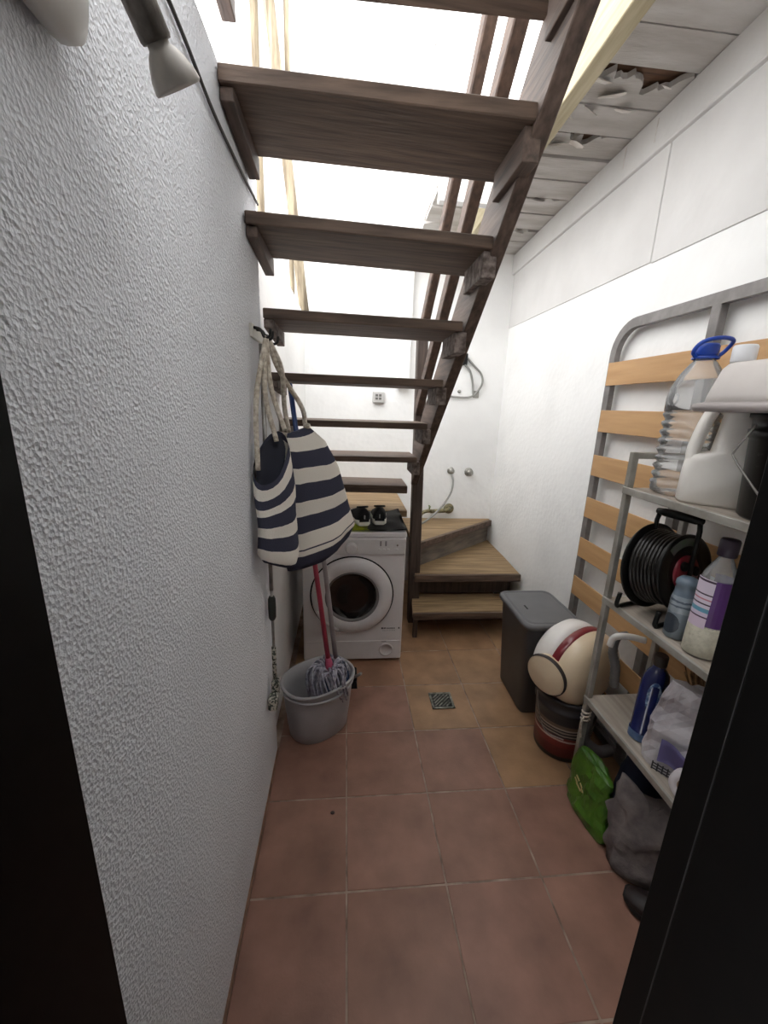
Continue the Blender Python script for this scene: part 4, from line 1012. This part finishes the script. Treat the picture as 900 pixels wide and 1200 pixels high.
# weathered poles against the back wall, standing on the neighbour's terrace
Mpole = mat('weathered_pole', S(150, 138, 116), S(100, 88, 72), scale=10, rough=.85, bump=.4, stretch=(4, 4, .4), bscale=30)
for k, (x0, x1, r, zt, lab_) in enumerate(((-.319, -.319, .026, 4.5, 'leftmost of three weathered wooden poles standing against the back wall'), (-.02, -.27, .036, 4.5, 'thick leaning middle one of three weathered wooden poles against the back wall'), (-.115, -.115, .017, 4.5, 'thin rightmost of three weathered wooden poles against the back wall'))):
    y = YW-r-.012
    zb = 2.051
    pts = [Vector((x0+(x1-x0)*(q/12)+.006*noise.noise(Vector((q, k, 0))), y, zb+(zt-zb)*q/12)) for q in range(13)]
    if k == 1: pts = [Vector((-.145+.0-( .0) if False else p.x - .0, p.y-.05, p.z)) for p in pts]; pts[0].x = min(pts[0].x, -.0)
    if k == 1: pts = [Vector((p.x, p.y, max(p.z, 2.205+(p.z-2.051)*.94))) for p in pts]
    single('wooden_pole', MB().tube(pts, [r*(1+.12*noise.noise(Vector((q*.8, k*5, 2)))) for q in range(13)], 9), Mpole, lab_, 'pole', pts[0], group='weathered poles')

# ------------------------------------------------------------------ fittings high on the left wall near the door
Mlamp = mat('grey_lamp_metal', S(120, 114, 108), S(84, 78, 72), scale=30, rough=.5, metal=.2, bump=.2)
Mcup = mat('pale_lamp_ceramic', S(190, 184, 176), S(164, 158, 150), scale=12, rough=.5)
lpz = T('wall_spotlight', 'grey tubular spotlight with a pale flared lamp high on the left wall', 'lamp', (0, .50, 2.06))
p0, p1, p2 = Vector((.036, .505, 2.06)), Vector((.085, .590, 1.936)), Vector((.104, .620, 1.885))
ax_ = (p1-p0).normalized()
obj('base', MB().lathe([(.030, 0), (.030, .008), (.024, .014)], 20, axisM((0.0005, .49, 2.08), (1, 0, 0))), Mlamp, lpz, world=True)
obj('knuckle', MB().tube([(.012, .49, 2.08), (.036, .505, 2.06)], .008, 8), Mlamp, lpz, world=True)
obj('tube', MB().lathe([(.016, 0), (.0175, .004), (.0175, (p1-p0).length-.003), (.016, (p1-p0).length)], 24, axisM(p0, ax_)), Mlamp, lpz, world=True)
d2 = Vector((.35, .52, -.78)).normalized()
obj('lamp', MB().lathe([(.0115, -.006), (.0125, .004), (.0165, .008), (.021, .015), (.026, .026), (.028, .036), (.0265, .038), (.022, .035), (.0, .032)], 28, axisM(p1, d2)), Mcup, lpz, world=True, label='pale flared lamp')
blk = T('bulkhead_box', 'dirty white rounded box lamp on the left wall beside the spotlight', 'lamp', (0, .50, 1.93))
obj('base', MB().box(.0005, .013, .40, .538, 1.898, 2.06, bev=.004), mat('dirty_white_metal', S(150, 142, 134), S(120, 112, 104), scale=25, rough=.6), blk, world=True)
obj('cover', MB().loft([[Vector((x, .488+a*math.copysign(abs(math.cos(t))**.6, math.cos(t)), 1.966+b*math.copysign(abs(math.sin(t))**.6, math.sin(t)))) for t in [2*PI*q/28 for q in range(28)]] for x, a, b in ((.012, .080, .080), (.026, .079, .079), (.034, .068, .068), (.039, .044, .044), (.040, .01, .01))]), mat('milky_cover', S(214, 210, 204), rough=.4), blk, world=True)
cabl = [(.006, .40, 2.17), (.006, .86, 2.176), (.006, 1.10, 2.155), (.006, 1.36, 2.16), (.006, 1.555, 2.17)]
single('wall_cable', MB().tube(spline(cabl, 8), .0038, 6), mat('dark_grey_cable', S(70, 68, 66), rough=.6), 'thin dark cable running along the left wall below its top', 'cable', (.006, .40, 2.17))

# white drainpipe high on the back wall
dp = T('drainpipe', 'white drainpipe high on the back wall behind the stair rail', 'pipe', (.90, YW, 2.70))
obj('pipe', MB().tube([(.90, YW-.04, 2.70), (.90, YW-.04, 4.6)], .032, 14), mat('white_pipe', S(206, 204, 200), rough=.4), dp, world=True)
for z in (3.0, 3.9): obj('clip', MB().lathe([(.033, 0), (.037, .002), (.037, .022), (.033, .024)], 16, Matrix.Translation((.90, YW-.04, z)), caps=(False, False)).box(.89, .91, YW-.012, YW-.0005, z, z+.024), mat('grey_clip', S(150, 148, 144)), dp, world=True)

sp_ = MB(); sp_.lathe([(.0, .004), (.006, .0035), (.0085, .001), (.0075, .0)], 12, Matrix.Translation((.262, 1.248, .0)), sx=1.0, sy=.9)
single('crumb', sp_, mat('dark_brown_crumb', S(52, 26, 20), S(40, 20, 16)), 'tiny dark brown crumb on a terracotta tile near the left wall', 'crumb', (.262, 1.248, 0))
